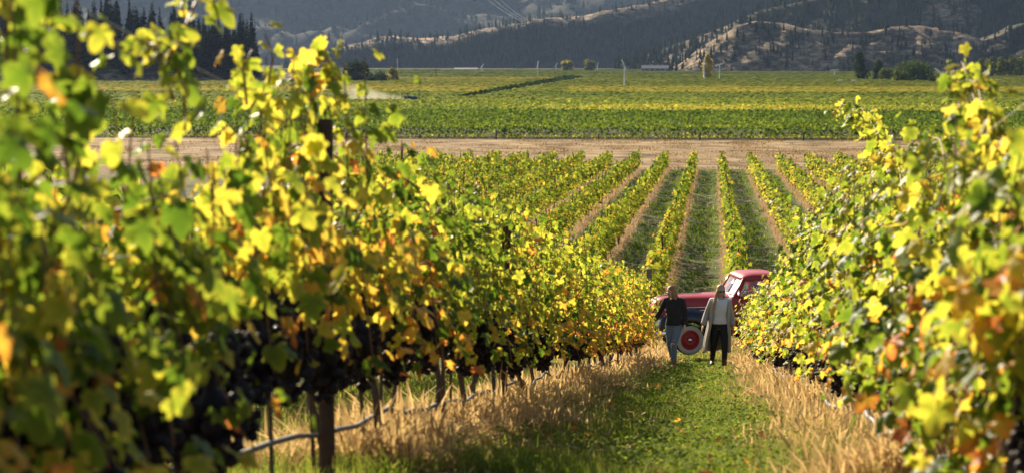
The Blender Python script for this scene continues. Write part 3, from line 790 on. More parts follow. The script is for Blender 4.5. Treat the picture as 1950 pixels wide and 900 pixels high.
for x, rr_, in ((-1.0, .72), (1.2, .48)):
    for y_ in (-.72, .72):
        b = bmesh.new(); add_lathe(b, [(rr_ * .55, -.18), (rr_ * .92, -.19), (rr_, -.1), (rr_, .1), (rr_ * .92, .19), (rr_ * .55, .18)], 'y', (x, y_, rr_), 20); wq = obj("wheel", b, M_TYRE, o)
        b = bmesh.new(); add_lathe(b, [(rr_ * .5, -.12), (rr_ * .55, -.16), (rr_ * .55, .16), (rr_ * .5, .12)], 'y', (x, y_, rr_), 16); obj("rim", b, M_STEEL, wq)
b = bmesh.new(); add_tube(b, [(2.1, -.7, .4), (2.1, -.7, 3.5)], .05, 6); add_tube(b, [(2.1, .7, .4), (2.1, .7, 3.5)], .05, 6); add_box(b, 1.7, 2.1, -.75, .75, .5, .75, .03); obj("spray_mast", b, M_TYRE, o)
o.scale = (1.1, 1.1, 1.1)
# the dust: a low drifting cloud that starts at the tractor and opens out behind it
md = bpy.data.materials.new("dust"); md.use_nodes = True
n = md.node_tree.nodes; L = md.node_tree.links; n.remove(n["Principled BSDF"])
pv = n.new("ShaderNodeVolumePrincipled"); pv.inputs["Color"].default_value = (.93, .86, .74, 1); pv.inputs["Anisotropy"].default_value = 0.35
tc = n.new("ShaderNodeTexCoord"); ns = n.new("ShaderNodeTexNoise"); ns.inputs["Scale"].default_value = 0.22; ns.inputs["Detail"].default_value = 4
L.new(tc.outputs["Object"], ns.inputs["Vector"])
sx = n.new("ShaderNodeSeparateXYZ"); L.new(tc.outputs["Object"], sx.inputs[0])
def mth(op, a_, b_=None, clamp=False):
    q = n.new("ShaderNodeMath"); q.operation = op; q.use_clamp = clamp
    for k_, v_ in enumerate((a_, b_)):
        if v_ is None: continue
        if isinstance(v_, (int, float)): q.inputs[k_].default_value = v_
        else: L.new(v_, q.inputs[k_])
    return q.outputs[0]
back = mth('MULTIPLY', sx.outputs[0], -1.0)                     # metres behind the tractor
def fall(coord, c0, c1, r0_, r1_):
    cc = mth('ADD', mth('MULTIPLY', back, c1), c0); rr_ = mth('ADD', mth('MULTIPLY', back, r1_), r0_)
    q = mth('DIVIDE', mth('SUBTRACT', coord, cc), rr_)
    return mth('SUBTRACT', 1.0, mth('MULTIPLY', q, q), True)
nr = n.new("ShaderNodeMapRange"); nr.inputs[1].default_value = .34; nr.inputs[2].default_value = .62; L.new(ns.outputs["Fac"], nr.inputs[0])
m2 = mth('MULTIPLY', mth('MULTIPLY', fall(sx.outputs[2], 1.3, .10, .7, .15), fall(sx.outputs[1], 0, .05, .5, .15)), mth('ADD', mth('MULTIPLY', nr.outputs[0], .75), .25))
m3 = n.new("ShaderNodeMath"); m3.operation = 'MULTIPLY'; m3.inputs[1].default_value = 0.55
L.new(mth('MULTIPLY', m2, mth('SUBTRACT', 1.0, mth('DIVIDE', back, 17.0), True)), m3.inputs[0])
L.new(m3.outputs[0], pv.inputs["Density"]); L.new(pv.outputs[0], n["Material Output"].inputs["Volume"])
b = bmesh.new(); add_tube(b, [(-1.0, 0, 1.4), (-4, .2, 1.7), (-9, .45, 2.2), (-17, .85, 3.0)], [(.7, .9), (1.2, 1.4), (2.0, 2.1), (3.2, 3.4)], 16, ref=Vector((0, 1, 0)))
o = obj("dust", b, md); o.location = tl; tag(o, kind="stuff")

# --- low wire fence along the foot of the headland bank
fo = empty("wire_fence", (0, 266.5, 0), "low wire fence with dark posts running across at the far edge of the dry headland", "fence")
fp = []
for px in (300, 420, 540, 660, 800, 945, 1140, 1333, 1530, 1725, 1920):
    q = at_y(px, 270, 266.5); zb = g(q.x, 266.5)
    b = bmesh.new(); add_tube(b, [(q.x, 0, zb - .2), (q.x, 0, zb + (1.15 if px in (945, 1333, 1530) else .8))], [.10, .09], 7); obj("post", b, M_POST, fo); fp.append((q.x, zb))
for hh, rad in ((.30, .05), (.7, .02)):
    b = bmesh.new(); add_tube(b, [(x, 0, z + hh) for x, z in fp], rad, 5); obj("wire", b, M_POST, fo)

# --- power cables coming down to the ridge
M_CABLE = mat("bright_cable", (0.85, 0.85, 0.84), .25, .6)
for i, (xa, ya, xb, yb) in enumerate(((912, -14, 996, 42), (926, -14, 1000, 40), (940, -14, 1004, 38))):
    A = at_y(xa, ya, 2450); B_ = at_y(xb, yb, 2680)
    pts = [A.lerp(B_, t) + Vector((0, 0, -14 * t * (1 - t))) for t in np.linspace(-.6, 1, 18)]
    b = bmesh.new(); add_tube(b, pts, .42, 5)
    tag(obj("power_cable", b, M_CABLE), ["left cable of three bright power lines coming down to the ridge", "middle cable of three bright power lines coming down to the ridge", "right cable of three bright power lines coming down to the ridge"][i], "cable")
# ================================================================== VINES OF THE NEAR BLOCK
def profile(pts, X):
    ds, hs = [], []
    for x, y in pts:
        p = at_x(x, y, X); ds.append(p.y); hs.append(p.z - g(X, p.y))
    o = np.argsort(ds); return np.array(ds)[o], np.array(hs)[o]
PL = profile([(-80, -90), (20, -60), (60, 170), (105, 215), (150, 240), (200, 235), (260, 190), (300, 150), (340, 190), (385, 270), (430, 240), (462, 140), (500, 110), (560, 95), (620, 85), (640, 140), (662, 205), (700, 255), (740, 285), (790, 300),
              (860, 345), (920, 355), (1000, 405), (1100, 468), (1190, 512), (1222, 528)], XL)
PR = profile([(1425, 572), (1460, 556), (1520, 500), (1570, 440), (1640, 350), (1700, 318), (1760, 322), (1800, 320), (1850, 282), (1900, 295), (1950, 275), (2050, 200), (2200, 100)], XR)
def top_h(row, d):
    P_ = PL if row == 'L' else PR
    return np.interp(d, P_[0], P_[1])
def mean_tint(row, d):
    if row == 'L': return np.interp(d, [4.5, 6.3, 7.2, 8.6, 9.4, 10.5, 13, 17, 21, 27, 33, 50], [.35, .37, .49, .55, .52, .44, .45, .48, .54, .59, .61, .57])
    return np.interp(d, [5, 8, 12, 18, 26, 50], [.43, .44, .45, .47, .49, .50])
BOT = {'L': 0.66, 'R': 0.50}
def bottom(row, d):
    return np.interp(d, [4.6, 5.4, 6.6, 7.6, 24], [.30, .42, .58, .66, .64]) if row == 'L' else np.interp(d, [6.6, 7.6, 8.6, 10, 14], [.12, .18, .34, .44, .50])

# object leaves share these meshes: five shapes, sixteen ages
LEAF_ME = {}
TINTS = np.linspace(0.12, 0.98, 18)
for sh in range(4):
    LT['o'] = leaf_template(0, 40 + sh)
    for ti, t in enumerate(TINTS):
        LEAF_ME[sh, ti] = leaves_mesh("leaf", np.zeros((1, 3)), np.eye(3)[None], np.ones(1), np.array([t]), 'o', M_LEAF)

def bunch_mesh(seed):
    r = np.random.default_rng(seed); bm = bmesh.new()
    n = 34
    for i in range(n):
        t = i / n
        rad = 0.055 * (1 - t) ** .6 * (0.75 + 0.5 * min(1, t * 6)) + .008
        a = i * 2.4; p = Vector((rad * cos(a) + r.normal(0, .006), rad * sin(a) + r.normal(0, .006), -0.02 - 0.19 * t))
        ret = bmesh.ops.create_icosphere(bm, subdivisions=1, radius=0.0165 * r.uniform(.85, 1.15)); bmesh.ops.translate(bm, verts=ret["verts"], vec=p)
    add_tube(bm, [(0, 0, .04), (0, 0, -.01), (0, 0, -.05), (0, 0, -.12), (0, 0, -.19)], [.004, .02, .048, .034, .006], 8)
    me = bpy.data.meshes.new("grape_bunch"); bm.to_mesh(me); bm.free(); me.materials.append(M_GRAPE)
    me.polygons.foreach_set("use_smooth", np.ones(len(me.polygons), bool)); return me
BUNCH = [bunch_mesh(i) for i in range(4)]

def shoot_leaves(pts, r, step=0.06, spread=.06):
    """nodes along a cane: positions and outward directions"""
    pts = np.asarray(pts, float)
    seg = np.linalg.norm(np.diff(pts, axis=0), axis=1); L = np.r_[0, seg.cumsum()]
    u = np.arange(0.05, L[-1], step); u = u + r.uniform(-.02, .02, len(u))
    p = np.stack([np.interp(u, L, pts[:, i]) for i in range(3)], 1)
    return p, u / L[-1]

def grow_vine(row, X, y0, r, extra=()):
    """one vine in its own coordinates: leaves, cane tubes"""
    side = 1 if row == 'L' else -1
    sl = -0.1385
    canes, P, N, T, SZ, TI = [], [], [], [], [], []
    mt = mean_tint(row, y0) + r.normal(0, .035)
    nc = 9
    near = y0 < 12
    for i in range(nc):
        dy = (-0.6 + 1.2 * (i + .5) / nc) * (.88 if y0 < 14 else 1) + r.normal(0, .05)
        H = top_h(row, y0 + dy) * r.uniform(.88, 1.03)
        b = np.array([r.normal(0, .03), dy, 0.62 + sl * dy])
        lean = r.normal(0, .13)
        e = np.array([lean + r.normal(0, .04), dy + r.normal(0, .08), H + sl * dy])
        mid = (b + e) / 2 + np.array([lean * .6, 0, 0])
        canes.append(np.array([b, mid, e]))
    nlow = 4 if bottom(row, y0) > .45 else 9
    for i in range(nlow):      # canes that hang out over the fruit
        dy = r.uniform(-.6, .6); z0 = r.uniform(.8, 1.15) - (BOT[row] - bottom(row, y0)) * .7
        canes.append(np.array([[0, dy, z0 + sl * dy], [side * r.uniform(.15, .32), dy + r.normal(0, .1), z0 + .05 + sl * dy], [side * r.uniform(.22, .4), dy + r.normal(0, .15), z0 - r.uniform(.25, .5) + sl * dy]]))
    canes += [np.asarray(c, float) for c in extra]
    for ci, c in enumerate(canes):
        hero = ci >= nc + nlow
        p, u = shoot_leaves(c, r, ((0.052 if y0 < 9 else .042) if row == 'L' else 0.036) if not hero else 0.040)
        if not hero:
            rep = 2; p = np.repeat(p, rep, 0); u = np.repeat(u, rep)
        n = len(p)
        off = np.c_[r.normal(0, .105, n), r.normal(0, .065, n), r.normal(0, .045, n)] if not hero else np.c_[r.normal(0, .045, n), r.normal(0, .05, n), r.normal(0, .04, n)]
        q = p + off
        zz = q[:, 2] - sl * q[:, 1]
        bt = bottom(row, y0)
        keep = (zz > bt + r.normal(0, .10, n)) | (hero) | (ci >= nc) & (zz > bt - .22)
        if not hero: keep &= r.random(n) < np.interp(top_h(row, y0) - zz, [0, .15, .45], [.30, .6, 1.0] if y0 < 7.2 else [.65, .9, 1])
        q, u, zz, off = q[keep], u[keep], zz[keep], off[keep]; n = len(q)
        sx = np.sign(q[:, 0] + r.normal(0, .08, n)); sx[sx == 0] = 1
        nr = np.c_[sx * r.uniform(.2, 1.1, n), r.normal(0, .45, n), r.uniform(-.1, 1.0, n)] + r.normal(0, .25, (n, 3))
        tp = np.c_[sx * .35, r.normal(0, .5, n), np.full(n, -.8)] + r.normal(0, .25, (n, 3))
        hf = np.clip((zz - .5) / 1.2, 0, 1)
        t = mt + r.normal(0, .075) + r.normal(0, .10, n) + ((.22 if y0 < 9.5 else .17) if row == 'L' else .10) * (0.50 - hf)
        x_ = r.random(n)
        t = np.where(x_ < (.27 if y0 < 6.9 else .17), r.uniform(.14, .34, n), t)
        po = np.clip((.02 if row == 'L' else .02) + (.12 if row == 'L' else .22) * np.clip(.55 - hf, 0, 1), 0, .3)
        t = np.where(x_ > 1 - po, r.uniform(.74, .93, n), t)
        s = r.uniform(.052, .092, n) * (1.0 if y0 < 9 else .88) * np.where(u > .85, .75, 1)
        if hero: t = np.clip(mt + .03 + r.normal(0, .11, n), .2, .9); s = r.uniform(.06, .10, n) * np.interp(u, [0, 1], [1.1, .6])
        P.append(q); N.append(nr); T.append(tp); SZ.append(s); TI.append(t)
    P = np.concatenate(P); N = np.concatenate(N); T = np.concatenate(T); SZ = np.concatenate(SZ); TI = np.clip(np.concatenate(TI), .05, .99)
    return canes, P, frames(N, T), SZ, TI, side

def hero(pxs, X, d0):
    """a shoot given by picture points in the plane of the row, in the coordinates of the vine at d0"""
    b = Vector((X, d0, g(X, d0)))
    return [np.array(at_x(x, y, X) - b) for x, y in pxs]
HERO = {'L': [(350, [(352, 250), (348, 120), (352, 40), (346, -40)]), (250, [(330, 190), (300, 95), (255, 75), (205, 85)]), (300, [(345, 150), (320, 80), (280, 55)]),
              (370, [(350, 60), (372, 5), (390, -8)]), (500, [(505, 190), (520, 110), (505, 65)]), (470, [(470, 200), (462, 130), (480, 95)]), (620, [(640, 180), (622, 110), (604, 95)]),
              (570, [(575, 180), (590, 120), (640, 110)]), (30, [(40, 180), (30, 60), (45, -40)]), (10, [(10, 180), (14, 40), (0, -40)]), (80, [(70, 140), (85, 60), (92, 5)]), (140, [(130, 220), (150, 160), (120, 130)]),
              (920, [(915, 430), (925, 370), (920, 345)]), (800, [(805, 370), (815, 320), (805, 295)])],
        'R': [(1840, [(1895, 380), (1868, 250), (1850, 180), (1836, 122)]), (1842, [(1900, 380), (1876, 260), (1856, 190), (1832, 118)]), (1844, [(1890, 370), (1862, 250), (1838, 175), (1846, 130)]), (1846, [(1905, 360), (1880, 250), (1862, 160), (1822, 140)]), (1860, [(1880, 330), (1872, 240), (1890, 200)]), (1655, [(1690, 400), (1672, 290), (1655, 235), (1598, 205)]), (1640, [(1690, 330), (1670, 250), (1640, 205)]),
              (1770, [(1815, 360), (1790, 265), (1735, 252)]), (1700, [(1720, 380), (1712, 310), (1690, 270)]), (1900, [(1945, 340), (1915, 285), (1880, 300)]), (1560, [(1590, 480), (1570, 430), (1540, 410)])]}
HERO_AT = {'L': [], 'R': []}
for row, X in (('L', XL), ('R', XR)):
    for xc, pxs in HERO[row]: HERO_AT[row].append((at_x(pxs[0][0], pxs[0][1], X).y, pxs))

ORD = ["first", "second", "third", "fourth", "fifth", "sixth", "seventh", "eighth", "ninth", "tenth", "eleventh", "twelfth", "thirteenth", "fourteenth", "fifteenth", "sixteenth", "seventeenth", "eighteenth", "nineteenth", "twentieth",
       "twenty-first", "twenty-second", "twenty-third", "twenty-fourth", "twenty-fifth", "twenty-sixth", "twenty-seventh", "twenty-eighth", "twenty-ninth", "thirtieth"]
LV = [float(v) for v in np.arange(3.5, 46.8, 1.2)]; RV = [float(v) for v in np.arange(5.6, 45.8, 1.2)]
def near_label(row, y):
    """what sets each vine apart, else how many vines it stands from a post, the frame's edge or the truck"""
    if row == 'L':
        lst = LV; grp = "vines of the row left of the aisle"
        own = {1: "huge blurred green grapevine at the very left edge, black bunches below", 2: "blurred grapevine whose single tall bare shoot runs out of the top of the picture",
               3: "blurred golden-green grapevine just left of the nearest dark post", 4: "golden leafy grapevine wrapped around the nearest dark post", 5: "green grapevine directly right of the nearest dark post"}
        i = lst.index(y)
        if i in own: return own[i], grp
        if i == 0: return "blurred green grapevine cut off by the left edge of the picture", grp
        n1 = [v for v in lst if v > POST1 + 1.2]
        if y < POST2: return "green and yellow grapevine, %s between the two dark posts of the left row" % ORD[n1.index(y)], grp
        k = [v for v in lst if v > POST2]
        if len(k) - k.index(y) > 12: return "golden-green grapevine, %s one past the second dark post of the left row" % ORD[k.index(y)], grp
        return "small golden grapevine, %s from the truck end of the row left of the aisle" % ORD[len(k) - 1 - k.index(y)], grp
    lst = RV; grp = "vines of the row right of the aisle"; i = lst.index(y)
    own = {0: "large blurred yellow-green grapevine cut by the right edge of the picture", 1: "blurred grapevine by the right edge with big leaves hanging to the bottom", 2: "yellow-green vine with a tall curling shoot, the highest thing at the right",
           3: "bright grapevine with orange lower leaves over big black bunches at the right", 4: "bright green vine above the grey twisted hose, left of big bunches"}
    if i in own: return own[i], grp
    if i < 20: return "sunlit yellow-green grapevine, %s in from the right edge along the right row" % ORD[i], grp
    return "small sunlit grapevine, %s from the truck end of the row right of the aisle" % ORD[len(lst) - 1 - i], grp

POST1, POST2 = at_x(621, 500, XL + .12).y, at_x(957, 500, XL + .12).y
def place_vine(row, X, y0, r):
    base = Vector((X, y0, g(X, y0)))
    ex = [hero(p, X, y0) for d, p in HERO_AT[row] if abs(d - y0) <= .6]
    canes, P, FR, SZ, TI, side = grow_vine(row, X, y0, r, ex)
    if row == 'L':      # leaves stand aside from the two posts that show
        yy = P[:, 1] + y0
        k = ~((P[:, 0] > .10) & (np.minimum(abs(yy + .1 - POST1), abs(yy + .1 - POST2)) < .20) & (r.random(len(P)) < .62) & ((P[:, 2] < .95) | (yy < 12) & (P[:, 2] < 1.30)))
        P, FR, SZ, TI = P[k], FR[k], SZ[k], TI[k]
    lab, grp = near_label(row, y0)
    o = empty("grapevine", base, lab, "grapevine", grp)
    # trunk with its two arms
    bx, by = r.normal(0, .05), r.normal(0, .09)
    tr = np.array([[bx * 2.2, by * 2.2 + .02, -.08], [bx * 1.6 + r.normal(0, .02), by * 1.9, .16], [bx + r.normal(0, .025), by * .8 + r.normal(0, .04), .36], [0, 0, .60]])
    link("trunk", tubes_mesh("trunk", [(tr, np.array([.027, .020, .018, .024]))], M_BARK, 7), o)
    for s_ in (1, -1):
        arm = np.array([[0, 0, .58], [0.01, .2 * s_, .62 - .1385 * .2 * s_], [r.normal(0, .02), .62 * s_, .63 - .1385 * .62 * s_]])
        link("cordon", tubes_mesh("cordon", [(arm, np.array([.024, .02, .013]))], M_BARK, 6), o)
    cn = link("canes", tubes_mesh("canes", [(c, np.linspace(.006, .0025, len(c))) for c in canes], M_CANE, 5), o); tag(cn, kind="stuff")
    # leaves that can be told apart, as leaves; the rest of the crowd as one
    want = 240 if y0 < 9 else 170 if y0 < 14 else 80 if y0 < 20 else 50 if y0 < 30 else 22
    score = P[:, 0] * side + r.normal(0, .03, len(P)) + np.where(np.arange(len(P)) > len(P) - 40 * len(ex), .3 if ex else 0, 0)
    order = np.argsort(-score); pick = order[:want]; rest = order[want:]
    curl = r.uniform(.4, 2.5, len(P)) * np.where(r.random(len(P)) < .12, -1, 1)
    lod = 1 if y0 < 24 else 2
    f = link("foliage", leaves_mesh("foliage", P[rest], FR[rest], SZ[rest] * 1.05, TI[rest], lod, M_LEAF, curl[rest]), o); tag(f, kind="stuff")
    for i in pick:
        me = LEAF_ME[int(r.integers(0, 4)), int(np.argmin(np.abs(TINTS - TI[i])))]
        l = bpy.data.objects.new("leaf", me); COL.objects.link(l); l.parent = o
        s = SZ[i] * 1.08
        A = FR[i].T * s
        A[:, 2] *= curl[i]
        l.matrix_basis = Matrix(((A[0, 0], A[0, 1], A[0, 2], P[i, 0]), (A[1, 0], A[1, 1], A[1, 2], P[i, 1]), (A[2, 0], A[2, 1], A[2, 2], P[i, 2]), (0, 0, 0, 1)))
    if y0 < 42:
        nb = (17 if y0 < 7 else 9 if y0 < 26 else 7) if row == 'L' else (8 if y0 < 20 else 6)
        for i in range(nb):
            dy = r.uniform(-.6, .6)
            if row == 'L' and -.34 < y0 + dy - POST1 < .16: continue
            b = bpy.data.objects.new("grape_bunch", BUNCH[int(r.integers(0, 4))]); COL.objects.link(b); b.parent = o
            b.location = (side * r.uniform(-.02, .25), dy, ((r.uniform(.58, .88) if y0 > 8.6 else r.uniform(.58, .80) if y0 > 6.6 else r.uniform(.36, .70)) if row == 'L' else r.uniform(.46, .78)) - .1385 * dy)
            q = r.uniform(.95, 1.35); b.scale = (q * 1.1, q * 1.1, q); b.rotation_euler = (r.normal(0, .1), r.normal(0, .1), r.random() * 6)
    return o
rv = np.random.default_rng(2024)
for y0 in LV: place_vine('L', XL, float(y0), rv)
for y0 in RV: place_vine('R', XR, float(y0), rv)

# --- the next row to the left, glimpsed through the leaves
def plain_vine_mesh(seed, n, level, size, zlo, zhi, wid, L, mt, sp=.1, pnear=.2):
    r = np.random.default_rng(seed)
    q = np.c_[r.normal(0, wid, n), r.uniform(-L / 2, L / 2, n), zlo + (zhi - zlo) * r.random(n) ** .85]
    q[:, 2] += .10 * np.sin(q[:, 1] * 7 + seed) * (q[:, 2] > zhi - .35) + np.where(r.random(n) < .06, r.uniform(0, .3, n), 0)
    sx = np.sign(q[:, 0] + r.normal(0, .05, n))
    N = np.c_[sx * r.uniform(.2, 1.1, n), r.normal(0, .45, n), r.uniform(0, 1.0, n)] + r.normal(0, .25, (n, 3))
    t = mt + r.normal(0, sp, n) + .12 * (.5 - (q[:, 2] - zlo) / (zhi - zlo))
    x = r.random(n); t = np.where(x < pnear, r.uniform(.15, .33, n), t); t = np.where(x > .95, r.uniform(.75, .9, n), t)
    return q, frames(N, np.c_[sx * .35, r.normal(0, .5, n), np.full(n, -.8)]), size * r.uniform(.7, 1.25, n), t
HID = []
for i in range(4):
    q, fr, s, t = plain_vine_mesh(300 + i, 230, 2, .115, .6, 1.7, .15, 1.25, .5)
    q[:, 2] -= .1385 * q[:, 1]
    HID.append((leaves_mesh("foliage", q, fr, s, t, 2, M_LEAF), taper_mesh(.65, .035, .025, "trunk", M_BARK, .02, i)))
for i, y0 in enumerate(np.arange(9.0, 49, 1.2)):
    o = empty("grapevine", (-4.5, y0, g(-4.5, y0)), "grapevine of the second row to the left, glimpsed between the blurred leaves in front", "grapevine", "vines of the second row to the left")
    f = link("foliage", HID[i % 4][0], o); tag(f, kind="stuff"); link("trunk", HID[i % 4][1], o)

# --- posts, stakes, wires and hose of the two rows
def post_mesh(h, r0, m, seed, square=False):
    bm = bmesh.new(); rr = random.Random(seed)
    add_tube(bm, [(0, 0, -.3), (rr.uniform(-.01, .01), 0, h * .5), (0, 0, h - .02), (0, 0, h)], [r0 * 1.05, r0, r0 * .97, r0 * .8], 9)
    me = bpy.data.meshes.new("trellis_post"); bm.to_mesh(me); bm.free(); me.materials.append(m); return me
pm = post_mesh(1.52, .034, M_POST, 1)
pl = ["nearest dark trellis post, in the golden leaves of the row left of the aisle", "second dark trellis post of the row left of the aisle, amid black bunches"]
for i, y in enumerate((POST1, POST2, 22.6, 29.6, 36.6, 43.6)):
    o = link("trellis_post", pm); o.location = (XL + (.12 if i < 2 else .05), y, g(XL, y)); o.rotation_euler = (rng.normal(0, .012), rng.normal(0, .012), 0)
    tag(o, pl[i] if i < 2 else "dark trellis post half buried in leaves farther down the row left of the aisle", "post", None if i < 2 else "buried posts of the left row")
for i, y in enumerate((10.2, 17.2, 24.2, 31.2, 38.2, 45.2)):
    o = link("trellis_post", pm); o.location = (XR, y, g(XR, y)); o.scale = (1, 1, .86)
    tag(o, "dark trellis post buried in the leaves of the row right of the aisle", "post", "posts of the right row")
sm = post_mesh(.95, .009, M_BARK, 3)
for si, (x, y) in enumerate(((725, 880), (697, 880), (843, 830), (851, 826), (859, 822), (905, 800), (520, 890), (600, 890))):
    p = at_x(x, y, XL + .06); o = link("vine_stake", sm); o.location = (XL + .06, p.y, g(XL, p.y)); o.rotation_euler = (rng.normal(0, .03), rng.normal(0, .03), 0)
    tag(o, ["thin stake midway between the nearest dark post and the three stakes", "thin stake close right of the nearest dark post", "leftmost of three thin stakes close together in dry grass", "middle one of three thin stakes close together in dry grass", "rightmost of three thin stakes close together in dry grass",
    "lone thin stake just left of the second dark post", "blurred thin stake left of the nearest dark post", "thin stake almost hidden behind the nearest dark post"][si], "stake", "stakes under the left row")
def along(X, y0, y1, h, rad, m, name, label, cat, sag=0.0, step=1.0, jit=0.0, dx=0.0):
    ys = np.arange(y0, y1, step); r = np.random.default_rng(int(h * 100) + int(X * 10))
    z = gz(np.full(len(ys), X), ys) + h - sag * np.abs(np.sin(ys * 1.3)) + r.normal(0, jit, len(ys))
    o = link(name, tubes_mesh(name, [(np.c_[X + dx + r.normal(0, jit * .7, len(ys)), ys, z], rad)], m, 6)); return tag(o, label, cat)
for X, nm in ((XL, "left"), (XR, "right")):
    for h, w_ in ((.66, "lowest"), (1.1, "middle"), (1.5, "top")):
        along(X, 3, 49, h, .0018, M_WIRE, "trellis_wire", f"{w_} thin trellis wire of the row {nm} of the aisle", "wire", step=7)
along(XL, 3.2, 46, .24, .012, M_HOSE, "drip_hose", "grey drip hose sagging under the row left of the aisle", "hose", .04, .45, .012, .06)
along(XR, 5.0, 48, .17, .017, M_HOSE, "drip_hose", "grey twisted drip hose in the dry grass under the row right of the aisle", "hose", .05, .3, .022, -.16)

# ================================================================== LOWER BLOCK
def px_of(x, y, z):
    v = CR.transposed() @ Vector((x, y, z - CAMZ)); return 975 + F * v.x / -v.z, 450 - F * v.y / -v.z
rl = np.random.default_rng(99)
def low_seen(X, y):
    px, py = px_of(X, y, g(X, y) + 2.0)
    if px < 150 or px > 2120: return False
    if px < 1245:
        s = (1358 - px) / 1.7
        if py > 640 - 1.15 * s + 190: return False
    if px > 1440:
        s = (px - 1358) / 1.1
        if py > 640 - 1.05 * s + 130: return False
    return True
LOWV = []
for i in range(8):
    q, fr, s, t = plain_vine_mesh(400 + i, 240, 2, .125, .42, 1.78, .125, 1.3, [.50, .47, .52, .44, .53, .49, .56, .46][i], .09, .22)
    LOWV.append((leaves_mesh("foliage", q, fr, s, t + .065, 2, M_LEAF_FAR), taper_mesh(.6, .035, .025, "trunk", M_BARK, .02, 50 + i)))
LOWL = {-2: "in the lower row two left of the wooden head post", -1: "in the lower row one left of the wooden head post", 0: "in the lower row behind the wooden head post", 1: "in the yellow lower row ending above the truck cab", 2: "in the first lower row right of the truck cab"}
P, FR, SZ, TI = [], [], [], []
low_posts = []
n_ind = 0
for k in range(-12, 12):
    X = -1.84 + 2.7 * k
    kk = int(rl.integers(0, 8)); nk = 0
    for y in np.arange(60.5, 193.5, 1.25):
        if rl.random() < .04 or not low_seen(X, y): continue
        z = g(X, y)
        if -2 <= k <= 2 and y < 96:
            j = (kk + int(rl.integers(0, 3))) % 8
            o = empty("grapevine", (X + rl.normal(0, .04), y, z), "%s vine from the front %s" % (ORD[nk], LOWL[k]), "grapevine", "front vines of the lower block, row by row %s" % ["two left", "one left", "behind the post", "to the cab", "right of the cab"][k + 2])
            s = rl.uniform(.84, 1.12); o.scale = (rl.uniform(.85, 1.2), 1, s); o.rotation_euler = (0, 0, pi * int(rl.integers(0, 2)))
            tag(link("foliage", LOWV[j][0], o), kind="stuff"); link("trunk", LOWV[j][1], o); n_ind += 1; nk += 1
        else:
            n = 130 if y < 110 else 70 if y < 150 else 44
            hh = rl.uniform(.86, 1.12)
            q, fr, s, t = plain_vine_mesh(int(rl.integers(0, 1 << 30)), n, 3, .14 if y < 110 else .19 if y < 150 else .24, .45, 1.75 * hh, .13, 1.3, rl.normal(.555, .05) + (.03 if k > 1 else 0), .08)
            P.append(q + [X, y, z]); FR.append(fr); SZ.append(s); TI.append(t)
    for y in np.arange(58.2 + (0 if k == 0 else rl.uniform(0, 4)), 193, 7.0):
        if low_seen(X, y): low_posts.append((X, y, k))
P = np.concatenate(P); FR = np.concatenate(FR); SZ = np.concatenate(SZ); TI = np.concatenate(TI)
tag(link("lower_vine_rows", leaves_mesh("lower_vine_rows", P, FR, SZ, TI, 3, M_LEAF_FAR)), kind="stuff")
hp = post_mesh(2.02, .085, M_WOOD, 5); lp = post_mesh(1.98, .027, M_POST, 6)
low_posts.sort(key=lambda q: q[1])
first = True
for X, y, k in low_posts[:270]:
    if k == 0 and first:
        first = False
        o = link("trellis_post", hp); o.location = (X, y, g(X, y)); tag(o, "thick grey wooden head post beside the truck's front bumper", "post"); continue
    o = link("trellis_post", lp); o.location = (X + rl.normal(0, .03), y, g(X, y)); o.rotation_euler = (rl.normal(0, .02), rl.normal(0, .02), 0)
    if k < -1: tag(o, "thin dark post in the lower block's crowded rows at the left", "post", "thin posts in the left rows of the lower block")
    elif k <= 1: tag(o, "thin dark post in one of the three lower rows behind the people and truck", "post", "thin posts in the middle rows of the lower block")
    else: tag(o, "thin dark post in the lower block's rows right of the truck", "post", "thin posts in the right rows of the lower block")
# ================================================================== GRASS
def blades(name, n, xs, ys, hgt, wid, tint, m, r, lean=.5, segs=2, seedhead=False):
    """curved blades, each a tapering ribbon"""
    z = gz(xs, ys)
    a = r.random(n) * 6.3; d = np.c_[np.cos(a), np.sin(a)]
    b = r.random(n) * 6.3; wv = np.c_[np.cos(b), np.sin(b)]
    ln = np.abs(r.normal(0, lean, n)) * hgt
    V = []
    for i in range(segs + 1):
        t = i / segs
        cx = xs + d[:, 0] * ln * t ** 1.8; cy = ys + d[:, 1] * ln * t ** 1.8; cz = z - .02 + hgt * (t - .25 * (ln / hgt).clip(0, 1.6) * t ** 2.2)
        ww = wid * ((1 - t) * .9 + .1) if not seedhead else wid * (.45 if i < segs - 1 else (1.9 if i == segs - 1 else .3))
        V.append(np.c_[cx - wv[:, 0] * ww / 2, cy - wv[:, 1] * ww / 2, cz]); V.append(np.c_[cx + wv[:, 0] * ww / 2, cy + wv[:, 1] * ww / 2, cz])
    k = 2 * (segs + 1)
    V = np.stack(V, 1).reshape(-1, 3)
    base = np.arange(n)[:, None] * k
    Q = np.concatenate([np.stack([base[:, 0] + 2 * i, base[:, 0] + 2 * i + 1, base[:, 0] + 2 * i + 3, base[:, 0] + 2 * i + 2], 1) for i in range(segs)])
    tt = np.repeat(tint, k); ee = np.tile(np.repeat(np.linspace(0, 1, segs + 1), 2), n)
    return tag(link(name, np_mesh(name, V, [Q], m, {"tint": tt, "edge": ee})), kind="stuff")
rg = np.random.default_rng(31)
def pick_y(n, y0, y1, p, r):      # more near the camera: density ~ y^-p
    u = r.random(n); q = 1 - p
    return (y0 ** q + u * (y1 ** q - y0 ** q)) ** (1 / q)
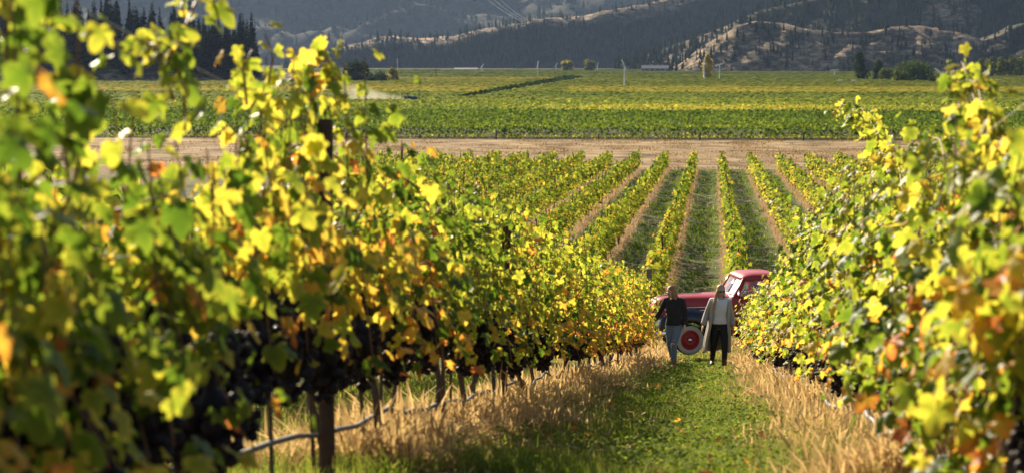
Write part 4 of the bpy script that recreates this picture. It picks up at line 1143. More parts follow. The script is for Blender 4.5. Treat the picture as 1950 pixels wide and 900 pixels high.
# aisle: green grass and clover with dry blades in it
n = 165000
y = pick_y(n, 9.3, 58, 1.15, rg); x = rg.uniform(XL + .2, XR - .15, n)
patch = fbm(x * 1.1, y * .8, 12, 3)
keep = rg.random(n) < np.clip(.75 + patch * 1.1, .15, 1)
x, y, patch = x[keep], y[keep], patch[keep]; n = len(x)
far = np.clip(y / 14, 1, 3)
dryp = np.clip(.16 + .6 * np.clip(np.abs(x + .3) - .85, 0, 1) + .5 * np.clip(.05 - patch, 0, 1) + np.clip((y - 32) / 40, 0, .3), 0, .9)
t = np.where(rg.random(n) < dryp, rg.uniform(.62, .95, n), rg.uniform(.12, .55, n) + .12 * patch)
blades("grass", n, x, y, rg.uniform(.04, .13, n) * (1 + .7 * np.clip(patch, -.3, 1)), .006 * far * rg.uniform(.7, 1.6, n), t, M_GRASS, rg, .7)
# clover and weed leaves in the aisle
n = 42000
y = pick_y(n, 9.3, 56, 1.2, rg); x = rg.normal(-.2, .55, n)
c = fbm(x * 1.3, y * 1.0, 14, 3); keep = (c > -.05) & (x > XL + .35) & (x < XR - .3); x, y = x[keep], y[keep]; n = len(x)
Pn = np.c_[x, y, gz(x, y) + rg.uniform(.02, .12, n)]
tag(link("clover", leaves_mesh("clover", Pn, frames(np.c_[rg.normal(0, .45, n), rg.normal(0, .45, n), np.ones(n)], rand_dirs(n, rg)), rg.uniform(.014, .032, n) * np.clip(y / 16, 1, 2.2), rg.uniform(.18, .56, n), 3, M_GRASS)), kind="stuff")
# dry straw under both rows
def straw(name, Xc, n, y0, y1, sg, hlo, hhi, side):
    y = pick_y(n, y0, y1, 1.1, rg); x = Xc + side * np.abs(rg.normal(.12, sg, n)) * np.where(rg.random(n) < .8, 1, -1)
    c = fbm(x * .9, y * .7, 41, 3); keep = rg.random(n) < np.clip(.7 + c * 1.8, .06, 1); x, y, c = x[keep], y[keep], c[keep]; n = len(x)
    far = np.clip(y / 15, 1, 2.6)
    h = rg.uniform(hlo, hhi, n) * (1 + .8 * c) * np.interp(np.abs(x - Xc), [0, .5, 1.1], [1.0, .95, .4]) * np.where(rg.random(n) < .1, 1.5, 1)
    blades(name, n, x, y, h, .0040 * far * rg.uniform(.6, 1.6, n), np.clip(rg.normal(.47, .29, n), 0, 1), M_STRAW, rg, 1.45, 3)
    m_ = n // 5; i = rg.integers(0, n, m_); xx = x[i] + rg.normal(0, .12, m_); yy = y[i] + rg.normal(0, .12, m_)
    gk = fbm(xx * 1.4, yy * .9, 47, 3) > -.02; xx, yy = xx[gk], yy[gk]; m_ = len(xx)
    blades("weeds", m_, xx, yy, rg.uniform(.05, .2, m_), .010 * np.clip(yy / 14, 1, 2.6), rg.uniform(.15, .62, m_), M_GRASS, rg, .8)
    k = n // 6; i = rg.integers(0, n, k)
    blades(name + "_seed_heads", k, x[i] + rg.normal(0, .03, k), y[i], h[i] * rg.uniform(1.0, 1.35, k), .009 * far[i], np.clip(rg.normal(.75, .15, k), 0, 1), M_STRAW, rg, .6, 3, True)
straw("dry_grass", XL, 115000, 9.0, 57, .36, .05, .22, 1)
straw("dry_grass", XR, 115000, 8.5, 57, .32, .05, .21, -1)
# green weeds behind the left row and at the feet of the right one
n = 30000
y = pick_y(n, 6, 40, 1.1, rg); x = rg.uniform(-4.2, XL + np.where(y < 9.2, .4, -.2), n)
blades("weeds", n, x, y, rg.uniform(.05, .16, n), .010 * np.clip(y / 12, 1, 3), rg.uniform(.1, .75, n), M_GRASS, rg, .7)
# lane with the truck
n = 26000
x = rg.uniform(-9, 8, n); y = rg.uniform(48.5, 60, n); c = fbm(x * .8, y * .8, 51, 3)
blades("lane_grass", n, x, y, rg.uniform(.05, .17, n) * (1 + .5 * c), .02 * rg.uniform(.6, 1.4, n), np.where(rg.random(n) < .45 - .5 * c, rg.uniform(.65, .95, n), rg.uniform(.15, .5, n)), M_GRASS, rg, .7)
# alleys of the lower block: green tussocks with worn patches, straw under the rows
n = 150000
y = pick_y(n, 58, 195, 1.5, rg); x = rg.uniform(-26, 26, n)
keep = (np.abs(x + .1 * y) < .22 * y + 3)
x, y = x[keep], y[keep]; n = len(x)
dl = np.abs(((x + 1.84) / 2.7 + .5) % 1 - .5) * 2.7
c = fbm(x * .55, y * .32, 61, 3)
isdry = dl < .48 + .12 * c
keep = isdry & (rg.random(n) < .8) | ~isdry & (rg.random(n) < np.clip(.55 + 1.4 * c, .04, 1)); x, y, dl, c, isdry = x[keep], y[keep], dl[keep], c[keep], isdry[keep]; n = len(x)
q = isdry
blades("alley_grass", int((~q).sum()), x[~q], y[~q], rg.uniform(.10, .22, (~q).sum()) * (1 + .5 * c[~q]), .035 * np.clip(y[~q] / 80, .8, 2), np.where(rg.random((~q).sum()) < .14, rg.uniform(.6, .85, (~q).sum()), rg.uniform(.05, .42, (~q).sum())), M_GRASS, rg, .6)
blades("alley_straw", int(q.sum()), x[q], y[q], rg.uniform(.12, .30, q.sum()), .03 * np.clip(y[q] / 80, .8, 2), np.clip(rg.normal(.45, .22, q.sum()), 0, 1), M_STRAW, rg, .6)
nc = 5200
yc = pick_y(nc, 59, 192, 1.4, rg); xc = rg.uniform(-24, 24, nc); dl = np.abs(((xc + 1.84) / 2.7 + .5) % 1 - .5) * 2.7
k = (dl > .55) & (fbm(xc * .5, yc * .3, 66, 3) > -.15) & (np.abs(xc + .1 * yc) < .2 * yc + 3); xc, yc = xc[k], yc[k]
x = np.repeat(xc, 22) + rg.normal(0, .13, len(xc) * 22); y = np.repeat(yc, 22) + rg.normal(0, .13, len(xc) * 22); n = len(x)
blades("tussocks", n, x, y, rg.uniform(.12, .32, n), .03 * np.clip(y / 80, .8, 2), np.repeat(rg.uniform(.10, .5, len(xc)), 22) + rg.normal(0, .08, n), M_GRASS, rg, .5)
# headland: sparse tufts
n = 60000
x = rg.uniform(-75, 45, n); y = rg.uniform(194, 267, n); c = fbm(x * .25, y * .18, 71, 3); keep = rg.random(n) < np.clip(.12 + c * 1.9, 0, 1); x, y = x[keep], y[keep]; n = len(x)
blades("headland_tufts", n, x, y, rg.uniform(.10, .30, n), .10 * rg.uniform(.6, 1.4, n), np.clip(rg.normal(.16, .2, n), 0, 1), M_STRAW, rg, .6)
# leaves fallen on the aisle
n = 120
y = pick_y(n, 9.6, 45, 1.2, rg); x = rg.uniform(XL + .3, XR - .2, n)
tag(link("fallen_leaves", leaves_mesh("fallen_leaves", np.c_[x, y, gz(x, y) + .07], frames(np.c_[rg.normal(0, .5, n), rg.normal(0, .5, n), np.ones(n)], rand_dirs(n, rg)), rg.uniform(.05, .09, n), rg.uniform(.7, 1, n), 1, M_LEAF)), kind="stuff")
# ================================================================== THE RED TRUCK
M_RED = mat("faded_red_paint", (0.42, 0.020, 0.018), .40, noise=(2.5, .15, (.38, .045, .038)), coat=.25, spec=.35, bump=(1.2, .25, .03))
M_BLK = mat("black_paint", (0.012, 0.012, 0.013), .35, coat=.3)
M_CHR = mat("chrome", (0.75, 0.75, 0.76), .12, 1.0)
M_GLASS = mat("window_glass", (0.55, 0.65, 0.62), .05); M_GLASS.node_tree.nodes["Principled BSDF"].inputs["Transmission Weight"].default_value = .9
M_WW = mat("whitewall_rubber", (0.54, 0.48, 0.38), .8, noise=(8, .2, (.38, .33, .26)))
M_SEAT = mat("brown_seat", (0.07, 0.04, 0.028), .7); M_LENS = mat("lamp_glass", (0.8, 0.8, 0.75), .08)
M_RIM = mat("red_rim", (0.36, 0.016, 0.012), .5)
hub = at_y(1312, 646, 50.35)
TY = radians(14)
TR = Matrix.Rotation(TY, 3, 'Z')
off = TR @ Vector((0, -.80, .385))
torg = hub - off
TZ = min(torg.z, g(torg.x, torg.y) + .04)
truck = empty("pickup_truck", (torg.x, torg.y, torg.z), "old faded red pickup truck with black fenders and whitewall tyres parked across the lane", "truck", None, TY)
# hood
def hood_sec(x, wd, z0, zs, zt, n=13):
    p = [Vector((x, -wd, z0))]
    for i in range(n):
        a = pi - pi * i / (n - 1)
        cy = cos(a); sy = sin(a)
        p.append(Vector((x, wd * (abs(cy) ** .55) * (1 if cy > 0 else -1), zs + (zt - zs) * sy ** .8)))
    p.append(Vector((x, wd, z0))); return p
HS = [(-.86, .20, .72, .95, 1.12), (-.83, .30, .70, 1.02, 1.26), (-.74, .37, .70, 1.10, 1.36), (-.55, .43, .72, 1.16, 1.42), (-.1, .50, .78, 1.20, 1.455), (.4, .58, .80, 1.22, 1.47), (.80, .68, .80, 1.24, 1.475), (.95, .72, .80, 1.24, 1.46)]
b = bmesh.new(); add_loft(b, [hood_sec(*s) for s in HS]); hood = obj("hood", b, M_RED, truck)
for dz in (-.02, -.10):     # bright strips along the hood side
    for s_ in (-1, 1):
        b = bmesh.new(); pts = []
        for x, wd, z0, zs, zt in HS[2:7]: pts.append((x, s_ * (wd + .008), zs + dz - .02))
        add_tube(b, pts, [(.012, .022)] * len(pts), 6, ref=Vector((0, 1, 0))); obj("chrome_strip", b, M_CHR, hood)
b = bmesh.new(); add_tube(b, [(-.84, 0, 1.27), (-.6, 0, 1.425), (0, 0, 1.475), (.5, 0, 1.49)], [(.012, .012)] * 4, 6); obj("hood_spear", b, M_CHR, hood)
# grille
grl = None
for i in range(6):
    z = .62 + i * .075; b = bmesh.new(); wv_ = .52 - .035 * i
    add_tube(b, [(-.66, -wv_, z), (-.84 + .012 * i, -wv_ * .6, z), (-.90 + .018 * i, 0, z), (-.84 + .012 * i, wv_ * .6, z), (-.66, wv_, z)], [(.030, .022)] * 5, 8); obj("grille_bar", b, M_CHR, truck)
b = bmesh.new(); add_box(b, -.80, -.5, -.48, .48, .5, 1.05, .05); obj("radiator_shell", b, M_BLK, truck)
# fenders
FP = [(-.80, .60), (-.79, .80), (-.70, .98), (-.52, 1.08), (-.25, 1.13), (.05, 1.13), (.30, 1.08), (.52, .96), (.68, .78), (.82, .58), (.98, .48), (1.12, .45)]
def fender(name, x0, s_, m, inner=.44, outer=.93):
    b = bmesh.new(); rows = []
    n = len(FP)
    for i, (x, z) in enumerate(FP):
        bulge = sin(pi * min(1, (i + .6) / (n - 2))) if i < n - 2 else .2
        a = radians(205 - 190 * min(1, i / (n - 3)))
        if i < n - 3: sx, sz = .46 * cos(a), .385 + .46 * sin(a)
        else: sx, sz = x - .02, z - .05
        sz = min(sz, z - .04)
        pr = [(x, inner, z - .02), (x, inner + .2, z + .03 * bulge), (x, outer - .14, z + .015), (x * .99, outer - .05, z - .04 - .03 * bulge), (x * .97, outer - .008, z - .10 - .05 * bulge if i < n - 3 else z - .035)]
        q = pr[-1]
        pr.append(((q[0] + sx) / 2, outer, (q[2] + sz) / 2)); pr.append((sx, outer - .01, sz)); pr.append((sx, outer - .05, sz + .005))
        rows.append([Vector((x0 + p[0], s_ * p[1], p[2])) for p in pr])
    add_loft(b, rows, closed=False, cap=False)
    o = obj(name, b, m, truck); md = o.modifiers.new("thick", 'SOLIDIFY'); md.thickness = .018; md.offset = 0
    return o
for s_ in (-1, 1):
    f = fender("front_fender", 0, s_, M_BLK)
    # headlamp in its red pod on the fender
    b = bmesh.new(); c = (-.62, s_ * .62, 1.02)
    add_lathe(b, [(.03, .36), (.09, .26), (.125, .10), (.135, -.05), (.135, -.12)], 'x', c, 20); hl = obj("headlight", b, M_RED, truck)
    b = bmesh.new(); add_lathe(b, [(.138, -.12), (.142, -.14), (.125, -.16), (.12, -.13)], 'x', c, 20); obj("chrome_ring", b, M_CHR, hl)
    b = bmesh.new(); add_lathe(b, [(.122, -.135), (.08, -.165), (.01, -.175)], 'x', c, 20); obj("lens", b, M_LENS, hl)
    fender("rear_fender", 3.02, s_, M_BLK, .62, .95)
    b = bmesh.new(); add_box(b, 1.04, 2.36, min(s_ * .60, s_ * .94), max(s_ * .60, s_ * .94), .40, .455, .015); rb = obj("running_board", b, M_BLK, truck)
    b = bmesh.new(); add_box(b, 1.06, 2.34, s_ * .947 - .006, s_ * .947 + .006, .395, .44, .003); obj("chrome_edge", b, M_CHR, rb)
# cab
def rr(x0, x1, hw, z, rad, n=5):
    P_ = []
    for cx, cy, a0 in ((x1 - rad, hw - rad, 0), (x0 + rad, hw - rad, 90), (x0 + rad, -hw + rad, 180), (x1 - rad, -hw + rad, 270)):
        for i in range(n): a = radians(a0 + 90 * i / (n - 1)); P_.append(Vector((cx + rad * cos(a), cy + rad * sin(a), z)))
    return P_
b = bmesh.new(); add_loft(b, [rr(.95, 2.20, .74, .46, .10), rr(.90, 2.24, .79, .62, .12), rr(.86, 2.26, .81, .95, .14), rr(.86, 2.26, .80, 1.25, .14), rr(.88, 2.25, .765, 1.44, .14), rr(.91, 2.24, .75, 1.47, .14)]); obj("cab", b, M_RED, truck)
b = bmesh.new(); add_loft(b, [rr(1.17, 2.17, .665, 1.855, .14), rr(1.13, 2.19, .685, 1.89, .16), rr(1.16, 2.18, .665, 1.945, .18), rr(1.26, 2.12, .58, 2.0, .2), rr(1.42, 2.0, .42, 2.03, .18)]); obj("roof", b, M_RED, truck)
for s_ in (-1, 1):
    b = bmesh.new(); add_tube(b, [(.97, s_ * .725, 1.42), (1.06, s_ * .71, 1.62), (1.22, s_ * .655, 1.90)], [(.045, .035)] * 3, 8); obj("windscreen_pillar", b, M_RED, truck)
    b = bmesh.new(); add_loft(b, [[Vector((x0, s_ * y0, z)), Vector((x1, s_ * y0, z)), Vector((x1, s_ * (y0 - .05), z)), Vector((x0, s_ * (y0 - .05), z))] for x0, x1, y0, z in ((1.88, 2.23, .752, 1.42), (1.90, 2.21, .715, 1.66), (1.84, 2.17, .675, 1.90))]); obj("rear_pillar", b, M_RED, truck)
    # door, proud of the cab, with window frame, glass and handle
    b = bmesh.new(); rows = []
    for z, hw in ((.50, .765), (.62, .797), (.95, .818), (1.25, .808), (1.42, .778)):
        rows.append([Vector((x, s_ * hw, z)) for x in np.linspace(1.00 + (.0 if z < 1.3 else .02), 1.86, 8)])
    add_loft(b, rows, closed=False, cap=False); d = obj("door", b, M_RED, truck); md = d.modifiers.new("thick", 'SOLIDIFY'); md.thickness = .02; md.offset = 0
    b = bmesh.new(); add_tube(b, [(1.66, s_ * .845, 1.16), (1.80, s_ * .85, 1.16)], [(.012, .018)] * 2, 8); obj("handle", b, M_CHR, d)
    b = bmesh.new(); add_tube(b, [(1.05, s_ * .755, 1.45), (1.24, s_ * .685, 1.85), (1.85, s_ * .685, 1.86), (1.89, s_ * .735, 1.45), (1.05, s_ * .755, 1.45)], .022, 6); obj("window_frame", b, M_RED, d)
    b = bmesh.new(); add_tube(b, [(1.27, s_ * .70, 1.46), (1.30, s_ * .69, 1.84)], .012, 6); obj("vent_bar", b, M_CHR, d)
    b = bmesh.new(); v = [b.verts.new(p) for p in ((1.07, s_ * .745, 1.45), (1.87, s_ * .728, 1.45), (1.83, s_ * .68, 1.85), (1.25, s_ * .678, 1.85))]; b.faces.new(v); obj("pane", b, M_GLASS, d, False)
    b = bmesh.new(); add_tube(b, [(1.08, s_ * .77, 1.45), (1.02, s_ * .93, 1.55)], .01, 6); add_lathe(b, [(.01, .02), (.075, .0), (.075, .02), (.01, .03)], 'x', (1.0, s_ * .95, 1.56), 14); obj("mirror", b, M_CHR, truck)
b = bmesh.new()
for ya, yb in ((-.66, -.03), (.03, .66)):
    v = [b.verts.new(p) for p in ((.955 - .03 * (abs(ya + yb) < .8), ya, 1.46), (.955, yb, 1.46), (1.18, yb * .93, 1.86), (1.18, ya * .93, 1.86))]; b.faces.new(v)
obj("windscreen", b, M_GLASS, truck, False)
b = bmesh.new(); add_tube(b, [(.94, 0, 1.45), (1.18, 0, 1.87)], .02, 6); add_tube(b, [(.97, -.68, 1.475), (.93, 0, 1.475), (.97, .68, 1.475)], .018, 6); add_tube(b, [(1.19, -.62, 1.86), (1.17, 0, 1.86), (1.19, .62, 1.86)], .016, 6); obj("windscreen_frame", b, M_CHR, truck)
b = bmesh.new(); add_box(b, 2.14, 2.20, -.66, .66, 1.45, 1.58, .01); add_box(b, 2.12, 2.18, -.62, .62, 1.80, 1.90, .01); obj("rear_wall", b, M_RED, truck)
b = bmesh.new(); add_box(b, 1.65, 2.05, -.68, .68, .95, 1.15, .05); add_box(b, 1.98, 2.12, -.68, .68, 1.12, 1.55, .05); obj("seat", b, M_SEAT, truck)
b = bmesh.new()
ringp = [Vector((1.36 + .06 * cos(a), -.33 + .2 * sin(a), 1.40 + .19 * cos(a))) for a in np.linspace(0, 2 * pi, 20)]; add_tube(b, ringp, .014, 6); add_tube(b, [(1.0, -.33, 1.15), (1.36, -.33, 1.40)], .02, 6); obj("steering_wheel", b, M_BLK, truck)
# bed with planked floor
b = bmesh.new()
for s_ in (-1, 1):
    add_box(b, 2.34, 4.25, min(s_ * .66, s_ * .71), max(s_ * .66, s_ * .71), .62, 1.12, .012); add_tube(b, [(2.34, s_ * .70, 1.13), (4.25, s_ * .70, 1.13)], .035, 8)
add_box(b, 2.33, 2.38, -.70, .70, .62, 1.14, .01); obj("bed", b, M_RED, truck)
b = bmesh.new(); add_box(b, 4.26, 4.31, -.70, .70, .62, 1.12, .012); obj("tailgate", b, M_RED, truck)
for i in range(8):
    b = bmesh.new(); add_box(b, 2.38, 4.25, -.64 + i * .16, -.49 + i * .16 - .012, .60, .63); obj("plank", b, M_WOOD, truck, False)
b = bmesh.new()
for s_ in (-.38, .38): add_box(b, -.75, 4.3, s_ - .04, s_ + .04, .42, .54, .01)
for x in (0, 3.02): add_tube(b, [(x, -.78, .385), (x, .78, .385)], .05, 8)
obj("chassis", b, M_BLK, truck)
# bumpers
b = bmesh.new(); add_tube(b, [(-.55, -.97, .56), (-.86, -.95, .56), (-1.02, -.80, .56), (-1.08, 0, .56), (-1.02, .80, .56), (-.86, .95, .56), (-.55, .97, .56)], [(.022, .085)] * 7, 10, ref=None)
bp = obj("bumper", b, M_CHR, truck)
for y_ in (-.42, .42):
    b = bmesh.new(); add_box(b, -1.13, -1.05, y_ - .035, y_ + .035, .44, .76, .025, 3); obj("overrider", b, M_CHR, bp)
b = bmesh.new(); add_tube(b, [(4.42, -.8, .56), (4.46, 0, .56), (4.42, .8, .56)], [(.02, .07)] * 3, 8); obj("bumper", b, M_CHR, truck)
# wheels: tyre > whitewall, rim, hubcap
def wheel(x, s_, steer=0):
    c = (0, 0, 0); R_ = .385
    b = bmesh.new(); add_lathe(b, [(.25, -.07), (.30, -.098), (.355, -.092), (.380, -.065), (R_, -.03), (R_, .03), (.380, .065), (.355, .092), (.30, .098), (.25, .07)], 'y', c, 36)
    t = obj("wheel", b, M_TYRE, truck); t.location = (x, s_ * .80, .385); t.rotation_euler = (0, 0, (pi if s_ > 0 else 0) + steer)
    b = bmesh.new(); add_lathe(b, [(.245, -.085), (.275, -.101), (.305, -.104), (.362, -.096), (.365, -.09), (.30, -.085)], 'y', c, 36); obj("whitewall", b, M_WW, t)
    b = bmesh.new(); add_lathe(b, [(.001, -.06), (.075, -.055), (.10, -.085), (.135, -.085), (.165, -.045), (.205, -.02), (.225, -.03), (.235, -.085), (.25, -.095), (.256, -.085), (.24, -.02), (.001, -.0)], 'y', c, 36); obj("rim", b, M_RIM, t)
    b = bmesh.new(); add_lathe(b, [(.001, -.105), (.03, -.100), (.052, -.085), (.058, -.05)], 'y', c, 24); obj("hubcap", b, M_CHR, t)
for s_ in (-1, 1): wheel(0, s_, radians(8)); wheel(3.02, s_)

# the cab and bed sit a hand's breadth farther back than the sections above
for ob in [c for c in truck.children_recursive if c.type == 'MESH']:
    if ob.name.startswith("wheel"):
        if ob.location.x > 1: ob.location.x += .24
        continue
    if ob.parent.name.startswith("wheel"): continue
    for v in ob.data.vertices:
        t = min(1.0, max(0.0, (v.co.x - .45) / .45)); v.co.x += .24 * t * t * (3 - 2 * t)

# ================================================================== THE TWO PEOPLE
M_SKIN = mat("skin", (0.50, 0.29, 0.20), .5, noise=(8, .2, (.56, .34, .25))); M_SKIN.node_tree.nodes["Principled BSDF"].inputs["Subsurface Weight"].default_value = .08
M_SWEAT = mat("black_knit", (0.010, 0.010, 0.013), .9, noise=(60, .3, (.022, .022, .026)), bump=(120, .4, .004))
M_JEAN = mat("blue_denim", (0.075, 0.13, 0.24), .85, noise=(10, .2, (.15, .23, .36)), bump=(150, .3, .003))
M_BJEAN = mat("black_denim", (0.010, 0.010, 0.012), .8, noise=(30, .3, (.02, .02, .024)))
M_TEE = mat("white_cotton", (0.80, 0.77, 0.76), .85, bump=(25, .5, .01))
M_CARD = mat("grey_knit", (0.38, 0.345, 0.30), .95, noise=(40, .3, (.50, .46, .40)), bump=(70, .6, .006))
M_BOOT = mat("tan_boot", (0.20, 0.10, 0.055), .6); M_DBOOT = mat("dark_brown_boot", (0.06, 0.028, 0.018), .5)
M_BLOND = mat("blonde_hair", (0.33, 0.20, 0.08), .6, noise=(35, .2, (.50, .34, .16))); M_BROWN = mat("light_brown_hair", (0.15, 0.075, 0.032), .6, noise=(35, .2, (.30, .17, .075)))
M_DARK = mat("dark_lens", (0.01, 0.008, 0.008), .15); M_LIP = mat("lip", (0.42, 0.14, 0.12), .5); M_EYE = mat("eye", (0.04, 0.025, 0.02), .2)

def lerp_pts(a, b, n): return [a.lerp(b, i / (n - 1)) for i in range(n)]
def limb(bm, joints, radii, n=10):
    """joints with a radius each; extra rings between keep the taper soft"""
    P_, R_ = [], []
    for i in range(len(joints) - 1):
        for k in range(3):
            t = k / 3; P_.append(Vector(joints[i]).lerp(Vector(joints[i + 1]), t)); R_.append(radii[i] * (1 - t) + radii[i + 1] * t)
    P_.append(Vector(joints[-1])); R_.append(radii[-1])
    add_tube(bm, P_, R_, n)
def ball(bm, c, r, n=2):
    ret = bmesh.ops.create_icosphere(bm, subdivisions=n, radius=1)
    for v in ret["verts"]: v.co = Vector((c[0] + v.co.x * r[0], c[1] + v.co.y * r[1], c[2] + v.co.z * r[2]))
def merged(name, bm, m, parent, vox, smooth=2):
    o = obj(name, bm, m, parent)
    md = o.modifiers.new("join", 'REMESH'); md.mode = 'VOXEL'; md.voxel_size = vox; md.use_smooth_shade = True
    s = o.modifiers.new("soft", 'SMOOTH'); s.iterations = smooth; s.factor = .5
    return o
def hand(bm, wrist, d, palm_n, thumb_side, curl=.5, size=1.0):
    """palm and five bent fingers. d: along the hand, palm_n: out of the palm, thumb_side: across, towards the thumb"""
    w_ = Vector(wrist); d = Vector(d).normalized(); pn = Vector(palm_n); pn = (pn - d * pn.dot(d)).normalized(); ts = Vector(thumb_side); ts = (ts - d * ts.dot(d) - pn * ts.dot(pn)).normalized()
    L = .085 * size
    add_tube(bm, [w_ - d * .02, w_ + d * .02, w_ + d * L * .6, w_ + d * L], [(.024, .016), (.030, .015), (.040, .014), (.038, .012)], 10, ref=ts)
    for i, (o, ln) in enumerate(((.030, .066), (.010, .074), (-.011, .070), (-.031, .056))):
        b0 = w_ + d * (L - .008) + ts * o * size
        c1 = (d + pn * .35 * curl).normalized(); c2 = (d + pn * 1.1 * curl).normalized(); c3 = (d + pn * 1.9 * curl).normalized()
        ln *= size
        p1 = b0 + c1 * ln * .45; p2 = p1 + c2 * ln * .32; p3 = p2 + c3 * ln * .25
        add_tube(bm, [b0, p1, p2, p3], [.0095, .0088, .008, .006], 7)
    b0 = w_ + d * .025 + ts * .028 * size
    p1 = b0 + (d * .6 + ts * .8 + pn * .2).normalized() * .036; p2 = p1 + (d * .85 + ts * .35 + pn * .35).normalized() * .030; p3 = p2 + (d + pn * .4).normalized() * .02
    add_tube(bm, [b0, p1, p2, p3], [.013, .011, .0095, .007], 7)
def head(bm, c, R3):
    """skull, jaw, nose, brow, ears, around c; R3 turns it (face looks along local -Y)"""
    def T(p): return Vector(c) + R3 @ Vector(p)
    def blob(p, r):
        ret = bmesh.ops.create_icosphere(bm, subdivisions=3, radius=1)
        for v in ret["verts"]: v.co = T((p[0] + v.co.x * r[0], p[1] + v.co.y * r[1], p[2] + v.co.z * r[2]))
    blob((0, .012, .025), (.074, .092, .088)); blob((0, -.018, -.035), (.060, .068, .070)); blob((0, -.052, -.082), (.028, .026, .024))
    blob((0, -.085, .018), (.05, .012, .012))
    for s_ in (-1, 1): blob((s_ * .034, -.066, -.022), (.026, .022, .022)); blob((s_ * .075, .012, -.005), (.010, .020, .030))
    add_tube(bm, [T((0, -.080, .015)), T((0, -.098, -.012)), T((0, -.108, -.030)), T((0, -.085, -.038))], [.010, .012, .016, .012], 8)
    add_tube(bm, [T((0, -.078, -.060)), T((0, -.088, -.060))], [(.022, .008), (.016, .006)], 8, ref=R3 @ Vector((1, 0, 0)))
    return T
def person(x, y, zoff, label, scale, build, rz):
    o = empty("person", (x, y, g(x, y) + zoff), label, "person", None, rz)
    o.scale = (scale,) * 3
    build(o); return o
def torso(bm, inf=0.0, lean=0.0, z0=.80, z1=1.44):
    prof = [(.80, .155, .11), (.86, .165, .115), (.94, .150, .105), (1.02, .128, .092), (1.10, .135, .098), (1.20, .150, .112), (1.28, .158, .108), (1.35, .170, .090), (1.395, .135, .075), (1.43, .065, .060)]
    P_ = [(lean * (z - .8), .004, z) for z, a, b in prof if z0 <= z <= z1]; R_ = [(a + inf, b + inf) for z, a, b in prof if z0 <= z <= z1]
    add_tube(bm, P_, R_, 18, ref=Vector((1, 0, 0)))
def boot(name, bm_m, parent, ankle, knee, heading, top=.16):
    b = bmesh.new(); a = Vector(ankle); k = Vector(knee); h = Vector(heading).normalized(); sole = Vector((a.x, a.y, a.z - .075))
    add_tube(b, [a.lerp(k, .42), a.lerp(k, .2), a, a + Vector((0, 0, -.05))], [.058, .052, .050, .048], 10)
    add_tube(b, [sole - h * .065 + Vector((0, 0, .03)), sole - h * .03 + Vector((0, 0, .035)), sole + h * .08 + Vector((0, 0, .032)), sole + h * .16 + Vector((0, 0, .02)), sole + h * .19 + Vector((0, 0, .012))], [(.034, .034), (.044, .044), (.046, .036), (.042, .024), (.02, .012)], 10, ref=h.cross(Vector((0, 0, 1))))
    merged(name, b, bm_m, parent, .010)
def strands(name, paths, rad, m, parent, vox=.012):
    b = bmesh.new()
    for p in paths:
        n_ = len(p); add_tube(b, p, [rad * (1 - .55 * i / (n_ - 1)) for i in range(n_)], 7)
    return merged(name, b, m, parent, vox, 1)

